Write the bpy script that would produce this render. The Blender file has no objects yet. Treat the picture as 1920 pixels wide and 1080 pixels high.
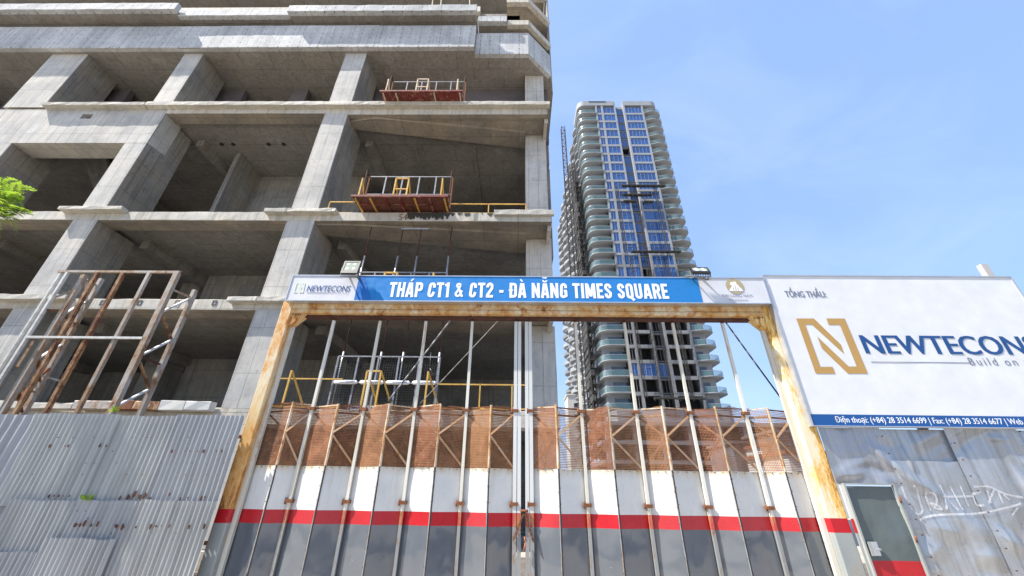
import bpy, math, random
from mathutils import Vector, Matrix, noise
from mathutils.geometry import tessellate_polygon
random.seed(7)
scene = bpy.context.scene
COL = scene.collection
R = math.radians
# ------------------------------------------------------------------ camera
PITCH, YAW, ROLL, FPX, CAMH = R(27.9), R(1.0), R(0.83), 730.0, 1.6
w0 = Vector((0, math.cos(PITCH), math.sin(PITCH)))
u0 = Vector((0, -math.sin(PITCH), math.cos(PITCH)))
rz = Matrix.Rotation(YAW, 3, 'Z')
w0 = rz @ w0; u0 = rz @ u0; r0 = rz @ Vector((1, 0, 0))
cr = math.cos(ROLL) * r0 + math.sin(ROLL) * u0
cu = -math.sin(ROLL) * r0 + math.cos(ROLL) * u0
EYE = Vector((0, 0, CAMH))
cam_d = bpy.data.cameras.new('camera'); cam = bpy.data.objects.new('camera', cam_d); COL.objects.link(cam)
cam_d.sensor_fit = 'HORIZONTAL'; cam_d.sensor_width = 36.0; cam_d.lens = 36.0 * FPX / 1920.0
cam_d.clip_start = 0.1; cam_d.clip_end = 6000
M4 = Matrix((( cr.x, cu.x, -w0.x, 0), (cr.y, cu.y, -w0.y, 0), (cr.z, cu.z, -w0.z, CAMH), (0, 0, 0, 1)))
cam.matrix_world = M4
scene.camera = cam
# ------------------------------------------------------------------ sun, sky, exposure
SUN_TO = Vector((-1.42, -0.47, 2.05)).normalized()          # towards the sun: from the left, a little behind the viewer
SUN_EL = math.asin(SUN_TO.z); SUN_AZ = math.atan2(SUN_TO.x, SUN_TO.y)
sd = bpy.data.lights.new('sun', 'SUN'); sd.energy = 5.0; sd.angle = R(0.5); sd.color = (1.0, 0.945, 0.86)
sun = bpy.data.objects.new('sun', sd); COL.objects.link(sun)
sun.rotation_euler = SUN_TO.to_track_quat('Z', 'Y').to_euler(); sun.location = (-20, -10, 40)
world = bpy.data.worlds.new('World'); scene.world = world; world.use_nodes = True
wn = world.node_tree; wn.nodes.clear()
def WN(t, **k):
    n = wn.nodes.new(t)
    for a, b in k.items(): setattr(n, a, b)
    return n
sky = WN('ShaderNodeTexSky', sky_type='NISHITA', sun_disc=False, sun_elevation=SUN_EL, sun_rotation=SUN_AZ,
         air_density=1.0, dust_density=1.2, ozone_density=1.5, altitude=5)
bg = WN('ShaderNodeBackground'); bg.inputs[1].default_value = 0.085
wo = WN('ShaderNodeOutputWorld')
tc = WN('ShaderNodeTexCoord')
mp = WN('ShaderNodeMapping'); mp.inputs['Scale'].default_value = (1.0, 2.6, 3.2); mp.inputs['Rotation'].default_value = (0.2, 0.5, 0.35)
nz = WN('ShaderNodeTexNoise'); nz.inputs['Scale'].default_value = 1.7; nz.inputs['Detail'].default_value = 8; nz.inputs['Roughness'].default_value = 0.55; nz.inputs['Distortion'].default_value = 0.7
rp = WN('ShaderNodeValToRGB'); rp.color_ramp.elements[0].position = 0.46; rp.color_ramp.elements[1].position = 0.90
mul = WN('ShaderNodeMath', operation='MULTIPLY'); mul.inputs[1].default_value = 0.15
mx = WN('ShaderNodeMix', data_type='RGBA'); mx.inputs[7].default_value = (8.2, 8.9, 9.8, 1)
lift = WN('ShaderNodeMix', data_type='RGBA'); lift.inputs[0].default_value = 0.45; lift.inputs[7].default_value = (3.6, 5.6, 9.8, 1)
L = wn.links.new
L(tc.outputs['Generated'], mp.inputs[0]); L(mp.outputs[0], nz.inputs[0]); L(nz.outputs[0], rp.inputs[0]); L(rp.outputs[0], mul.inputs[0])
L(sky.outputs[0], lift.inputs[6]); L(lift.outputs[2], mx.inputs[6]); L(mul.outputs[0], mx.inputs[0]); L(mx.outputs[2], bg.inputs[0]); L(bg.outputs[0], wo.inputs[0])
vs = scene.view_settings
vs.view_transform = 'Standard'; vs.look = 'None'; vs.exposure = 1.05; vs.gamma = 1.0; vs.use_curve_mapping = False
try:
    scene.cycles.max_bounces = 8; scene.cycles.diffuse_bounces = 5; scene.cycles.transparent_max_bounces = 12
    scene.cycles.sample_clamp_indirect = 6
except Exception: pass
# ------------------------------------------------------------------ helpers
def ray(px, py):
    return (cr * (px - 960) + cu * (540 - py) + w0 * FPX)
def P(px, py, D):
    d = ray(px, py); return EYE + d * (D / d.y)
def PX(px, py, D): return P(px, py, D).x
def PZ(py, D, px=700): return P(px, py, D).z
def Dz(px, py, z):                       # depth where the sight line reaches height z
    d = ray(px, py); return d.y * ((z - CAMH) / d.z)
WORLD = {}
def link(o, parent=None, wloc=Vector((0, 0, 0))):
    COL.objects.link(o); WORLD[o.name] = Vector(wloc)
    if parent is not None:
        o.parent = parent; o.location = Vector(wloc) - WORLD[parent.name]
    else: o.location = wloc
    return o
def tag(o, label=None, cat=None, group=None, kind=None):
    if label: o['label'] = label
    if cat: o['category'] = cat
    if group: o['group'] = group
    if kind: o['kind'] = kind
    return o
def thing(name, loc, label, cat, group=None):
    o = bpy.data.objects.new(name, None); o.empty_display_size = 0.3
    link(o, None, Vector(loc)); return tag(o, label, cat, group)
class MB:
    def __init__(s): s.v = []; s.f = []; s.m = []; s.sm = []
    def face(s, idx, m=0, smooth=False): s.f.append(idx); s.m.append(m); s.sm.append(smooth)
    def add(s, vs_, fs, m=0, smooth=False):
        b = len(s.v); s.v += [Vector(p) for p in vs_]
        for f in fs: s.face([b + i for i in f], m, smooth)
        return s
    def box(s, x0, x1, y0, y1, z0, z1, m=0):
        x0, x1 = min(x0, x1), max(x0, x1); y0, y1 = min(y0, y1), max(y0, y1); z0, z1 = min(z0, z1), max(z0, z1)
        return s.add([(x0,y0,z0),(x1,y0,z0),(x1,y1,z0),(x0,y1,z0),(x0,y0,z1),(x1,y0,z1),(x1,y1,z1),(x0,y1,z1)],
              [(0,3,2,1),(4,5,6,7),(0,1,5,4),(1,2,6,5),(2,3,7,6),(3,0,4,7)], m)
    def rbox(s, x0, x1, y0, y1, z0, z1, step=0.5, j=0.012, m=0):
        """a cast beam: cross-section with a small chamfer, edges slightly uneven along x"""
        n = max(1, int((x1 - x0) / step)); c = 0.018; b = len(s.v)
        for i in range(n + 1):
            x = x0 + (x1 - x0) * i / n
            sec = [(y0 + c, z0), (y1, z0), (y1, z1), (y0 + c, z1), (y0, z1 - c), (y0, z0 + c)]
            for k, (y, z) in enumerate(sec):
                f = 0 if k in (1, 2) else 1
                s.v.append(Vector((x, y + f * random.uniform(-j, j), z + f * random.uniform(-j, j))))
        for i in range(n):
            for k in range(6):
                a = b + i * 6 + k; a2 = b + i * 6 + (k + 1) % 6
                s.face([a, a2, a2 + 6, a + 6][::-1], m)
        s.face([b + k for k in range(6)], m); s.face([b + n * 6 + k for k in range(6)][::-1], m)
        return s
    def prism(s, pts, z0, z1, m=0):
        n = len(pts)
        area = sum(pts[i][0] * pts[(i + 1) % n][1] - pts[(i + 1) % n][0] * pts[i][1] for i in range(n))
        if area < 0: pts = pts[::-1]
        b = len(s.v)
        s.v += [Vector((p[0], p[1], z0)) for p in pts] + [Vector((p[0], p[1], z1)) for p in pts]
        s.face([b + i for i in range(n)][::-1], m); s.face([b + n + i for i in range(n)], m)
        for i in range(n):
            k = (i + 1) % n; s.face([b + i, b + k, b + n + k, b + n + i], m)
        return s
    def bar(s, a, b_, w, h=None, m=0, up=(0, 0, 1)):
        a = Vector(a); b_ = Vector(b_); h = h or w; d = (b_ - a)
        if d.length < 1e-6: return s
        d.normalize(); u = Vector(up)
        if abs(d.dot(u)) > 0.95: u = Vector((0, 1, 0))
        r = d.cross(u).normalized(); u = r.cross(d).normalized()
        q = [(-w/2, -h/2), (w/2, -h/2), (w/2, h/2), (-w/2, h/2)]
        vs_ = [a + r * i + u * k for i, k in q] + [b_ + r * i + u * k for i, k in q]
        return s.add(vs_, [(0,1,2,3),(7,6,5,4),(0,4,5,1),(1,5,6,2),(2,6,7,3),(3,7,4,0)], m)
    def tube(s, a, b_, r1, r2=None, n=8, m=0):
        a = Vector(a); b_ = Vector(b_); r2 = r1 if r2 is None else r2; d = (b_ - a)
        if d.length < 1e-6: return s
        d.normalize(); u = Vector((0, 0, 1)) if abs(d.z) < 0.9 else Vector((1, 0, 0))
        x = d.cross(u).normalized(); y = d.cross(x).normalized(); b = len(s.v)
        for p, r in ((a, r1), (b_, r2)):
            for i in range(n):
                t = 2 * math.pi * i / n; s.v.append(p + (x * math.cos(t) + y * math.sin(t)) * r)
        for i in range(n):
            k = (i + 1) % n; s.face([b + i, b + n + i, b + n + k, b + k], m, True)
        s.face([b + i for i in range(n)], m); s.face([b + n + i for i in range(n)][::-1], m)
        return s
    def path(s, pts, r, n=6, m=0):
        for i in range(len(pts) - 1): s.tube(pts[i], pts[i + 1], r, r, n, m)
        return s
    def build(s, name, mats, parent=None, pivot=None):
        if not s.v: return None
        if pivot is None:
            lo = Vector((min(p.x for p in s.v), min(p.y for p in s.v), min(p.z for p in s.v)))
            hi = Vector((max(p.x for p in s.v), max(p.y for p in s.v), max(p.z for p in s.v)))
            pivot = (lo + hi) / 2; pivot.z = lo.z
        me = bpy.data.meshes.new(name)
        me.from_pydata([tuple(p - pivot) for p in s.v], [], s.f)
        if not isinstance(mats, (list, tuple)): mats = [mats]
        for m in mats: me.materials.append(m)
        me.polygons.foreach_set('material_index', s.m); me.polygons.foreach_set('use_smooth', s.sm)
        me.update()
        return link(bpy.data.objects.new(name, me), parent, pivot)
def copy_part(o, parent, wloc, label=None):
    c = o.copy(); c.name = o.name.split('.')[0]; link(c, parent, Vector(wloc)); return c
# ------------------------------------------------------------------ materials
class NT:
    def __init__(s, name):
        s.mat = bpy.data.materials.new(name); s.mat.use_nodes = True; s.t = s.mat.node_tree
        s.b = s.t.nodes['Principled BSDF']; s.out = s.t.nodes['Material Output']
    def n(s, t, ins=None, **k):
        n = s.t.nodes.new(t)
        for a, b in k.items(): setattr(n, a, b)
        for a, b in (ins or {}).items():
            if hasattr(b, 'links') or isinstance(b, bpy.types.NodeSocket): s.t.links.new(b, n.inputs[a])
            else: n.inputs[a].default_value = b
        return n
    def geo(s): return s.n('ShaderNodeNewGeometry')
    def pos(s): return s.geo().outputs['Position']
    def mapping(s, v, scale=(1,1,1), rot=(0,0,0), loc=(0,0,0)):
        return s.n('ShaderNodeMapping', {0: v, 1: loc, 2: rot, 3: scale}).outputs[0]
    def noise(s, v, scale, detail=5, rough=0.55, dist=0):
        return s.n('ShaderNodeTexNoise', {'Vector': v, 'Scale': scale, 'Detail': detail, 'Roughness': rough, 'Distortion': dist}).outputs[0]
    def ramp(s, f, els):
        r = s.n('ShaderNodeValToRGB', {0: f}); e = r.color_ramp.elements
        while len(e) < len(els): e.new(0.5)
        for i, (p, c) in enumerate(els):
            e[i].position = p; e[i].color = (c[0], c[1], c[2], 1) if isinstance(c, (tuple, list)) else (c, c, c, 1)
        return r.outputs[0]
    def mix(s, f, a, b, bt='MIX'):
        n = s.n('ShaderNodeMix', data_type='RGBA', blend_type=bt)
        for i, v in ((0, f), (6, a), (7, b)):
            if isinstance(v, bpy.types.NodeSocket): s.t.links.new(v, n.inputs[i])
            elif isinstance(v, (tuple, list)): n.inputs[i].default_value = (v[0], v[1], v[2], 1)
            else: n.inputs[i].default_value = v
        return n.outputs[2]
    def math(s, op, a, b=0.0, c=None):
        n = s.n('ShaderNodeMath', operation=op)
        for i, v in ((0, a), (1, b), (2, c)):
            if v is None: continue
            if isinstance(v, bpy.types.NodeSocket): s.t.links.new(v, n.inputs[i])
            else: n.inputs[i].default_value = v
        return n.outputs[0]
    def set(s, k, v):
        if isinstance(v, bpy.types.NodeSocket): s.t.links.new(v, s.b.inputs[k])
        elif isinstance(v, (tuple, list)): s.b.inputs[k].default_value = (v[0], v[1], v[2], 1)
        else: s.b.inputs[k].default_value = v
    def bump(s, h, strength=0.3, dist=0.02):
        b = s.n('ShaderNodeBump', {'Height': h, 'Strength': strength, 'Distance': dist}); s.t.links.new(b.outputs[0], s.b.inputs['Normal'])
    def boxuv(s):
        """x,z on fronts, y,z on sides, x,y on soffits"""
        g = s.geo(); p = s.n('ShaderNodeSeparateXYZ', {0: g.outputs['Position']}); q = s.n('ShaderNodeSeparateXYZ', {0: g.outputs['True Normal']})
        sx = s.math('GREATER_THAN', s.math('ABSOLUTE', q.outputs[0]), 0.7); sz = s.math('GREATER_THAN', s.math('ABSOLUTE', q.outputs[2]), 0.7)
        def lerp(f, a, b): return s.n('ShaderNodeMix', {0: f, 2: a, 3: b}, data_type='FLOAT').outputs[0]
        u = lerp(sx, p.outputs[0], p.outputs[1]); v = lerp(sz, p.outputs[2], p.outputs[1])
        return s.n('ShaderNodeCombineXYZ', {0: u, 1: v}).outputs[0]
def concrete(name, c1, c2, seam=0.55, bw=2.4, bh=1.2, off=0.0, holes=False, streak=0.5, dirt=0.5, rough=0.85, warm=None):
    t = NT(name); p = t.pos()
    big = t.noise(p, 0.35, 6, 0.6, 0.3); mid = t.noise(p, 2.2, 6, 0.62, 0.4); fine = t.noise(p, 22, 4, 0.6)
    col = t.mix(t.ramp(mid, [(0.32, 0), (0.68, 1)]), c1, c2)
    col = t.mix(t.ramp(big, [(0.35, 0), (0.68, 0.75)]), col, tuple(x * 0.62 for x in c1))
    if warm: col = t.mix(t.ramp(t.noise(t.mapping(p, (1, 1, 1), (0, 0, 0), (9, 3, 5)), 0.6, 5), [(0.42, 0), (0.66, 0.7)]), col, warm)
    st = t.noise(t.mapping(p, (3.2, 3.2, 0.22)), 1.6, 6, 0.65, 0.2)
    col = t.mix(t.ramp(st, [(0.48, 0), (0.72, streak)]), col, tuple(x * 0.40 for x in c1))
    lt = t.noise(t.mapping(p, (2.4, 2.4, 0.30), (0, 0, 0), (5, 5, 5)), 1.9, 5, 0.6)
    col = t.mix(t.ramp(lt, [(0.56, 0), (0.8, 0.35)]), col, tuple(min(0.75, x * 1.45) for x in c2))
    sp = t.noise(p, 6.5, 8, 0.72, 0.8)
    col = t.mix(t.ramp(sp, [(0.56, 0), (0.68, dirt)]), col, tuple(x * 0.34 for x in c1))
    uv = t.boxuv()
    def brick(w, h, o, ms):
        b = t.n('ShaderNodeTexBrick', {'Vector': uv, 'Color1': (1, 1, 1, 1), 'Color2': (0.86, 0.86, 0.86, 1), 'Mortar': (0, 0, 0, 1), 'Scale': 1.0, 'Mortar Size': ms, 'Mortar Smooth': 0.3, 'Bias': 0.0, 'Brick Width': w, 'Row Height': h}, offset=o)
        return b
    b1 = brick(bw, bh, off, 0.012); lines = b1.outputs['Fac']
    lm = t.math('MULTIPLY', lines, t.ramp(t.noise(p, 0.9, 3), [(0.42, 0.05), (0.62, 0.9)]))
    col = t.mix(0.35, col, b1.outputs['Color'], 'MULTIPLY')
    col = t.mix(t.math('MULTIPLY', lm, seam), col, tuple(x * 0.25 for x in c1))
    h = t.math('SUBTRACT', t.math('ADD', t.math('MULTIPLY', fine, 0.3), t.math('MULTIPLY', mid, 0.5)), t.math('MULTIPLY', lm, 1.0))
    if holes:
        s_ = t.n('ShaderNodeSeparateXYZ', {0: uv})
        fx = t.math('SUBTRACT', t.math('PINGPONG', s_.outputs[0], 0.3), 0.0); fy = t.math('PINGPONG', t.math('ADD', s_.outputs[1], 0.1), 0.22)
        d = t.math('SQRT', t.math('ADD', t.math('MULTIPLY', fx, fx), t.math('MULTIPLY', fy, fy)))
        hm = t.math('LESS_THAN', d, 0.042)
        hm = t.math('MULTIPLY', hm, t.ramp(t.noise(p, 1.1, 2), [(0.35, 0.1), (0.55, 0.9)]))
        col = t.mix(hm, col, (0.06, 0.06, 0.065)); h = t.math('SUBTRACT', h, t.math('MULTIPLY', hm, 2.0))
    t.set('Base Color', col); t.set('Roughness', rough); t.bump(h, 0.6, 0.03)
    return t.mat
def plain(name, c, rough=0.6, metal=0.0, var=0.25, scale=5, bump=0.0, spec=None):
    t = NT(name); p = t.pos(); f = t.noise(p, scale, 6, 0.6, 0.3)
    t.set('Base Color', t.mix(t.ramp(f, [(0.3, 0), (0.7, 1)]), tuple(x * (1 - var) for x in c), tuple(min(1, x * (1 + var * 0.5)) for x in c)))
    t.set('Roughness', rough); t.set('Metallic', metal)
    if bump: t.bump(f, bump, 0.01)
    return t.mat
def rusty(name, paint, paint2, rust_at=0.5, width=0.16, scale=3.0, stretch=(1, 1, 0.35), rough=0.6, rust=(0.17, 0.055, 0.018), mid=(0.45, 0.23, 0.085)):
    t = NT(name); p = t.mapping(t.pos(), stretch)
    a = t.noise(p, scale, 8, 0.68, 0.6); b = t.noise(p, scale * 7, 6, 0.7, 0.2); c = t.noise(p, 1.3, 3)
    f = t.math('ADD', t.math('MULTIPLY', a, 0.7), t.math('MULTIPLY', b, 0.3))
    base = t.mix(t.ramp(c, [(0.4, 0), (0.62, 1)]), paint, paint2)
    col = t.mix(t.ramp(f, [(rust_at - width, 0), (rust_at, 0.85)]), base, mid)
    col = t.mix(t.ramp(f, [(rust_at + 0.01, 0), (rust_at + width * 0.7, 1)]), col, rust)
    t.set('Base Color', col); t.set('Roughness', t.ramp(f, [(0.4, rough * 0.8), (0.6, 0.95)])); t.bump(f, 0.35, 0.012)
    return t.mat
def gloss_paint(name, c, rough=0.18, chips=0.0, chipcol=(0.5, 0.52, 0.53), wave=0.12, stain=0.0, joint=None):
    t = NT(name); p = t.pos()
    f = t.noise(p, 3.0, 6, 0.6)
    col = t.mix(t.ramp(f, [(0.35, 0), (0.7, 1)]), tuple(x * 0.90 for x in c), c)
    if stain:
        s_ = t.noise(t.mapping(p, (6, 6, 0.5)), 1.5, 5, 0.6)
        col = t.mix(t.ramp(s_, [(0.56, 0), (0.75, stain)]), col, (0.45, 0.36, 0.22))
    rnd = t.n('ShaderNodeObjectInfo').outputs['Random']
    col = t.mix(t.math('MULTIPLY', rnd, 0.10), col, (0.30, 0.30, 0.28))
    if joint:
        z = t.n('ShaderNodeSeparateXYZ', {0: p}).outputs[2]; near = t.n('ShaderNodeMapRange', {0: z, 1: joint - 0.16, 2: joint, 3: 0.0, 4: 1.0}).outputs[0]
        dr = t.noise(t.mapping(p, (9, 9, 1.2)), 1.6, 6, 0.66)
        m = t.math('MULTIPLY', t.math('POWER', near, 2.0), t.ramp(dr, [(0.36, 0.1), (0.62, 1)])); col = t.mix(m, col, (0.46, 0.30, 0.12))
        dr2 = t.noise(t.mapping(p, (14, 14, 0.5)), 1.5, 5, 0.6); col = t.mix(t.ramp(dr2, [(0.60, 0), (0.74, 0.35)]), col, (0.42, 0.37, 0.30))
    if chips:
        s_ = t.noise(t.mapping(p, (1, 1, 2.2), (0, 0.25, 0)), 5.0, 10, 0.78, 1.5); g = t.noise(p, 0.8, 2)
        m = t.math('MULTIPLY', t.ramp(s_, [(0.655, 0), (0.67, 1)]), t.ramp(g, [(0.45, 0), (0.56, 1)]))
        col = t.mix(t.math('MULTIPLY', m, chips), col, chipcol)
    t.set('IOR', 1.75 if rough < .2 else 1.45); t.set('Base Color', col); t.set('Roughness', t.ramp(t.noise(p, 7, 5), [(0.3, rough * 0.7), (0.75, rough * 1.7)]))
    t.bump(t.noise(t.mapping(p, (1.6, 1.6, 1.0)), 1.5, 2, 0.4), wave, 0.12)
    return t.mat
M = {}
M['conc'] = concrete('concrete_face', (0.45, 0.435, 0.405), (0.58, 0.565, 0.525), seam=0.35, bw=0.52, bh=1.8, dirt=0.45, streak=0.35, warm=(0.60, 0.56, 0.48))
M['fascia'] = concrete('concrete_fascia', (0.50, 0.505, 0.50), (0.62, 0.625, 0.62), seam=0.5, bw=1.2, bh=3.0, holes=True, dirt=0.5, streak=0.6)
M['side'] = concrete('concrete_side', (0.25, 0.24, 0.215), (0.36, 0.345, 0.31), seam=0.45, bw=0.55, bh=1.8, warm=(0.34, 0.29, 0.22), dirt=0.8, streak=0.6)  # darker base than the column fronts carries the sides' shade, plus real stains
M['soffit'] = concrete('concrete_soffit', (0.26, 0.235, 0.20), (0.36, 0.325, 0.275), seam=0.75, bw=1.6, bh=1.1, off=0.0, warm=(0.42, 0.35, 0.26), dirt=0.45, streak=0.3)  # underside copy of the concrete, its shade put into a darker base
M['ceil'] = concrete('concrete_ceiling', (0.26, 0.245, 0.22), (0.37, 0.35, 0.315), seam=0.9, bw=1.9, bh=1.25, off=0.5, warm=(0.27, 0.24, 0.20), dirt=0.6)  # shade of the open storeys is in this darker base
M['beam'] = concrete('concrete_beam', (0.54, 0.51, 0.44), (0.70, 0.665, 0.58), seam=0.55, bw=1.7, bh=4.0, warm=(0.55, 0.48, 0.38), dirt=0.5, streak=0.6)  # paler, warmer copy of the concrete: the sunlit tone is in the colour
M['ledge'] = concrete('concrete_ledge', (0.54, 0.51, 0.44), (0.70, 0.665, 0.58), seam=0.5, bw=2.1, bh=4.0, warm=(0.55, 0.50, 0.40), dirt=0.55, streak=0.4)  # sunlit tone put into the base colour, as on the beams
M['wall'] = concrete('concrete_inner_wall', (0.22, 0.22, 0.205), (0.32, 0.315, 0.295), seam=0.6, bw=0.6, bh=1.5, warm=(0.33, 0.30, 0.25), dirt=0.6)  # base lowered for walls in shade inside the storeys
M['dark'] = plain('dark_void', (0.03, 0.03, 0.032), 0.9)
M['ground'] = concrete('pale_concrete_ground', (0.40, 0.355, 0.29), (0.48, 0.43, 0.35), seam=0.3, bw=4, bh=4, streak=0.1)
M['asphalt'] = plain('asphalt', (0.055, 0.055, 0.057), 0.9, 0, 0.3, 9, 0.3)
M['kerb'] = plain('kerb_stone', (0.42, 0.41, 0.39), 0.85, 0, 0.2, 4)
M['paint_line'] = plain('road_paint', (0.75, 0.75, 0.72), 0.7)
M['gate_rust'] = rusty('gate_frame_rusty_cream', (0.66, 0.58, 0.40), (0.62, 0.46, 0.22), 0.53, 0.12, 3.0, (1.2, 1.2, 0.4), mid=(0.60, 0.27, 0.05), rust=(0.26, 0.09, 0.025))
M['gate_beam'] = rusty('gate_beam_rusty_cream', (0.68, 0.60, 0.42), (0.60, 0.42, 0.19), 0.545, 0.11, 4.5, (1.3, 1.0, 1.0), mid=(0.52, 0.24, 0.06), rust=(0.20, 0.07, 0.02))
M['gate_yellow'] = rusty('post_yellow_cream', (0.78, 0.70, 0.52), (0.72, 0.60, 0.38), 0.545, 0.07, 2.4, (1.6, 1.0, 0.45), mid=(0.72, 0.40, 0.05), rust=(0.40, 0.18, 0.04))
M['cream'] = rusty('cream_tube_paint', (0.66, 0.64, 0.57), (0.58, 0.53, 0.42), 0.64, 0.10, 5.0, (1, 1, 0.2))
M['cream_rust'] = rusty('panel_edge_rusty', (0.64, 0.59, 0.47), (0.56, 0.46, 0.31), 0.55, 0.12, 7.0, (1, 1, 0.4))
M['white_tube'] = rusty('white_tube_paint', (0.60, 0.61, 0.60), (0.55, 0.54, 0.49), 0.68, 0.06, 6.0, (1, 1, 0.2))
M['white'] = gloss_paint('white_sheet_paint', (0.70, 0.69, 0.65), 0.28, 0.7, (0.15, 0.14, 0.12), 0.3, stain=0.35, joint=PZ(879, 7.0, 980))
M['red'] = gloss_paint('red_stripe_paint', (0.50, 0.004, 0.012), 0.3, 0.3, (0.4, 0.3, 0.3), 0.15)
M['grey'] = gloss_paint('slate_grey_paint', (0.115, 0.13, 0.15), 0.09, 1.0, (0.42, 0.46, 0.47), 0.2)
M['post_grey'] = rusty('post_grey_green', (0.26, 0.28, 0.27), (0.33, 0.34, 0.32), 0.62, 0.08, 3.0)
M['rust'] = plain('bare_rust', (0.20, 0.075, 0.03), 0.9, 0, 0.5, 12, 0.4)
M['dkrust'] = plain('dark_rust_brown', (0.085, 0.032, 0.022), 0.85, 0, 0.5, 9, 0.4)
def mesh_mat(name, c1, c2, open_):
    t = NT(name); p = t.pos(); s_ = t.n('ShaderNodeSeparateXYZ', {0: p})
    k = 2 * math.pi / 0.040
    a = t.math('SINE', t.math('MULTIPLY', t.math('ADD', s_.outputs[0], t.math('MULTIPLY', s_.outputs[2], 0.8)), k)); b = t.math('SINE', t.math('MULTIPLY', t.math('SUBTRACT', s_.outputs[0], t.math('MULTIPLY', s_.outputs[2], 0.8)), k))
    hole = t.math('MULTIPLY', a, b)
    blot = t.noise(t.mapping(p, (1, 1, 0.8)), 3.2, 6, 0.66, 0.6)
    thr = t.ramp(blot, [(0.35, 0.0), (0.65, 1.0)])
    rn0 = t.n('ShaderNodeObjectInfo').outputs['Random']; th = t.math('ADD', t.math('SUBTRACT', t.math('MULTIPLY', thr, 0.45), open_), t.math('MULTIPLY', rn0, 0.25))
    fac = t.math('MINIMUM', t.math('MAXIMUM', t.math('ADD', t.math('MULTIPLY', t.math('SUBTRACT', hole, th), 2.0), 0.5), 0.0), 1.0)   # 1 = hole
    rnd = t.n('ShaderNodeObjectInfo').outputs['Random']
    s2 = t.noise(t.mapping(p, (11, 11, 1.1)), 1.6, 6, 0.65); c = t.noise(p, 16, 5, 0.7)
    col = t.mix(t.ramp(blot, [(0.3, 0), (0.7, 1)]), c1, c2); col = t.mix(t.ramp(s2, [(0.5, 0), (0.75, 0.6)]), col, tuple(x * 0.45 for x in c1)); col = t.mix(t.ramp(c, [(0.52, 0), (0.75, 0.45)]), col, (0.52, 0.30, 0.14)); col = t.mix(t.math('MULTIPLY', rnd, 0.45), col, (0.34, 0.19, 0.075))
    t.set('Base Color', col); t.set('Roughness', 0.85)
    tr = t.n('ShaderNodeBsdfTransparent'); tl = t.n('ShaderNodeBsdfTranslucent', {0: col})
    m1 = t.n('ShaderNodeMixShader', {0: 0.0, 1: t.b.outputs[0], 2: tl.outputs[0]})
    m2 = t.n('ShaderNodeMixShader', {0: fac, 1: m1.outputs[0], 2: tr.outputs[0]})
    t.t.links.new(m2.outputs[0], t.out.inputs[0]); return t.mat
M['mesh'] = mesh_mat('rusty_mesh', (0.17, 0.058, 0.026), (0.33, 0.13, 0.06), -0.04)
M['mesh_open'] = mesh_mat('rusty_open_mesh', (0.20, 0.075, 0.036), (0.32, 0.14, 0.075), 0.26)
M['mesh_dark'] = mesh_mat('dark_rusty_mesh', (0.10, 0.036, 0.015), (0.24, 0.09, 0.035), -0.10)
def galv(name, c, rough=0.42, metal=0.35):
    t = NT(name); p = t.pos(); a = t.noise(t.mapping(p, (1, 1, 0.25)), 1.3, 6, 0.6, 0.3); b = t.noise(p, 14, 6, 0.65)
    rnd = t.n('ShaderNodeObjectInfo').outputs['Random']
    col = t.mix(t.ramp(a, [(0.3, 0), (0.7, 1)]), tuple(x * 0.80 for x in c), tuple(min(0.9, x * 1.1) for x in c))
    col = t.mix(t.math('MULTIPLY', rnd, 0.6), col, (0.30, 0.305, 0.35))
    s_ = t.noise(t.mapping(p, (3, 3, 0.6)), 1.7, 9, 0.72, 0.7)
    col = t.mix(t.ramp(s_, [(0.64, 0), (0.72, 0.55)]), col, (0.33, 0.30, 0.24))
    col = t.mix(t.ramp(b, [(0.66, 0), (0.74, 0.5)]), col, (0.20, 0.15, 0.11))
    g_ = t.noise(t.mapping(p, (9, 1, 0.25), (0, 0, 0), (3, 1, 7)), 1.3, 4, 0.6); col = t.mix(t.ramp(g_, [(0.45, 0), (0.70, 0.6)]), col, (0.19, 0.185, 0.17))
    t.set('Base Color', col); t.set('Metallic', metal); t.set('Roughness', t.ramp(b, [(0.3, rough * 0.8), (0.7, rough * 1.3)]))
    t.bump(t.noise(p, 5, 4), 0.2, 0.02); return t.mat
M['galv'] = galv('galvanised_corrugated', (0.45, 0.45, 0.42), 0.5, 0.12)
M['sheet'] = galv('dull_grey_sheet', (0.47, 0.485, 0.495), 0.30, 0.50)
M['doorgreen'] = gloss_paint('dark_green_grey_paint', (0.10, 0.125, 0.125), 0.2, 0.6, (0.4, 0.45, 0.43), 0.3)
M['vinyl'] = gloss_paint('white_vinyl', (0.74, 0.74, 0.735), 0.45, 0, wave=0.06)
M['vinyl2'] = gloss_paint('banner_white_vinyl', (0.68, 0.68, 0.71), 0.45, 0, wave=0.06)
M['blue'] = gloss_paint('banner_blue', (0.001, 0.20, 0.56), 0.6, 0.5, (0.15, 0.4, 0.7), 0.06)
M['blue_shadow'] = gloss_paint('banner_blue_shadow', (0.001, 0.13, 0.46), 0.6, 0, wave=0.06)  # banner blue with the floodlight's shadow mixed into the colour
M['navy'] = plain('navy_print', (0.006, 0.065, 0.22), 0.45, 0, 0.1)
M['band'] = plain('navy_band', (0.004, 0.075, 0.27), 0.4, 0, 0.1)
M['gold'] = plain('gold_print', (0.46, 0.27, 0.075), 0.45, 0, 0.06)
M['palegold'] = plain('faded_gold_print', (0.42, 0.34, 0.19), 0.5, 0, 0.1)
M['faded'] = plain('faded_green_print', (0.60, 0.64, 0.50), 0.5, 0, 0.05)
M['greytext'] = plain('grey_print', (0.16, 0.18, 0.26), 0.5, 0, 0.1)
M['palegrey'] = plain('pale_grey_print', (0.45, 0.46, 0.50), 0.5, 0, 0.1)
M['letter'] = plain('white_letter_print', (0.84, 0.85, 0.86), 0.4, 0, 0.06)
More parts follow.
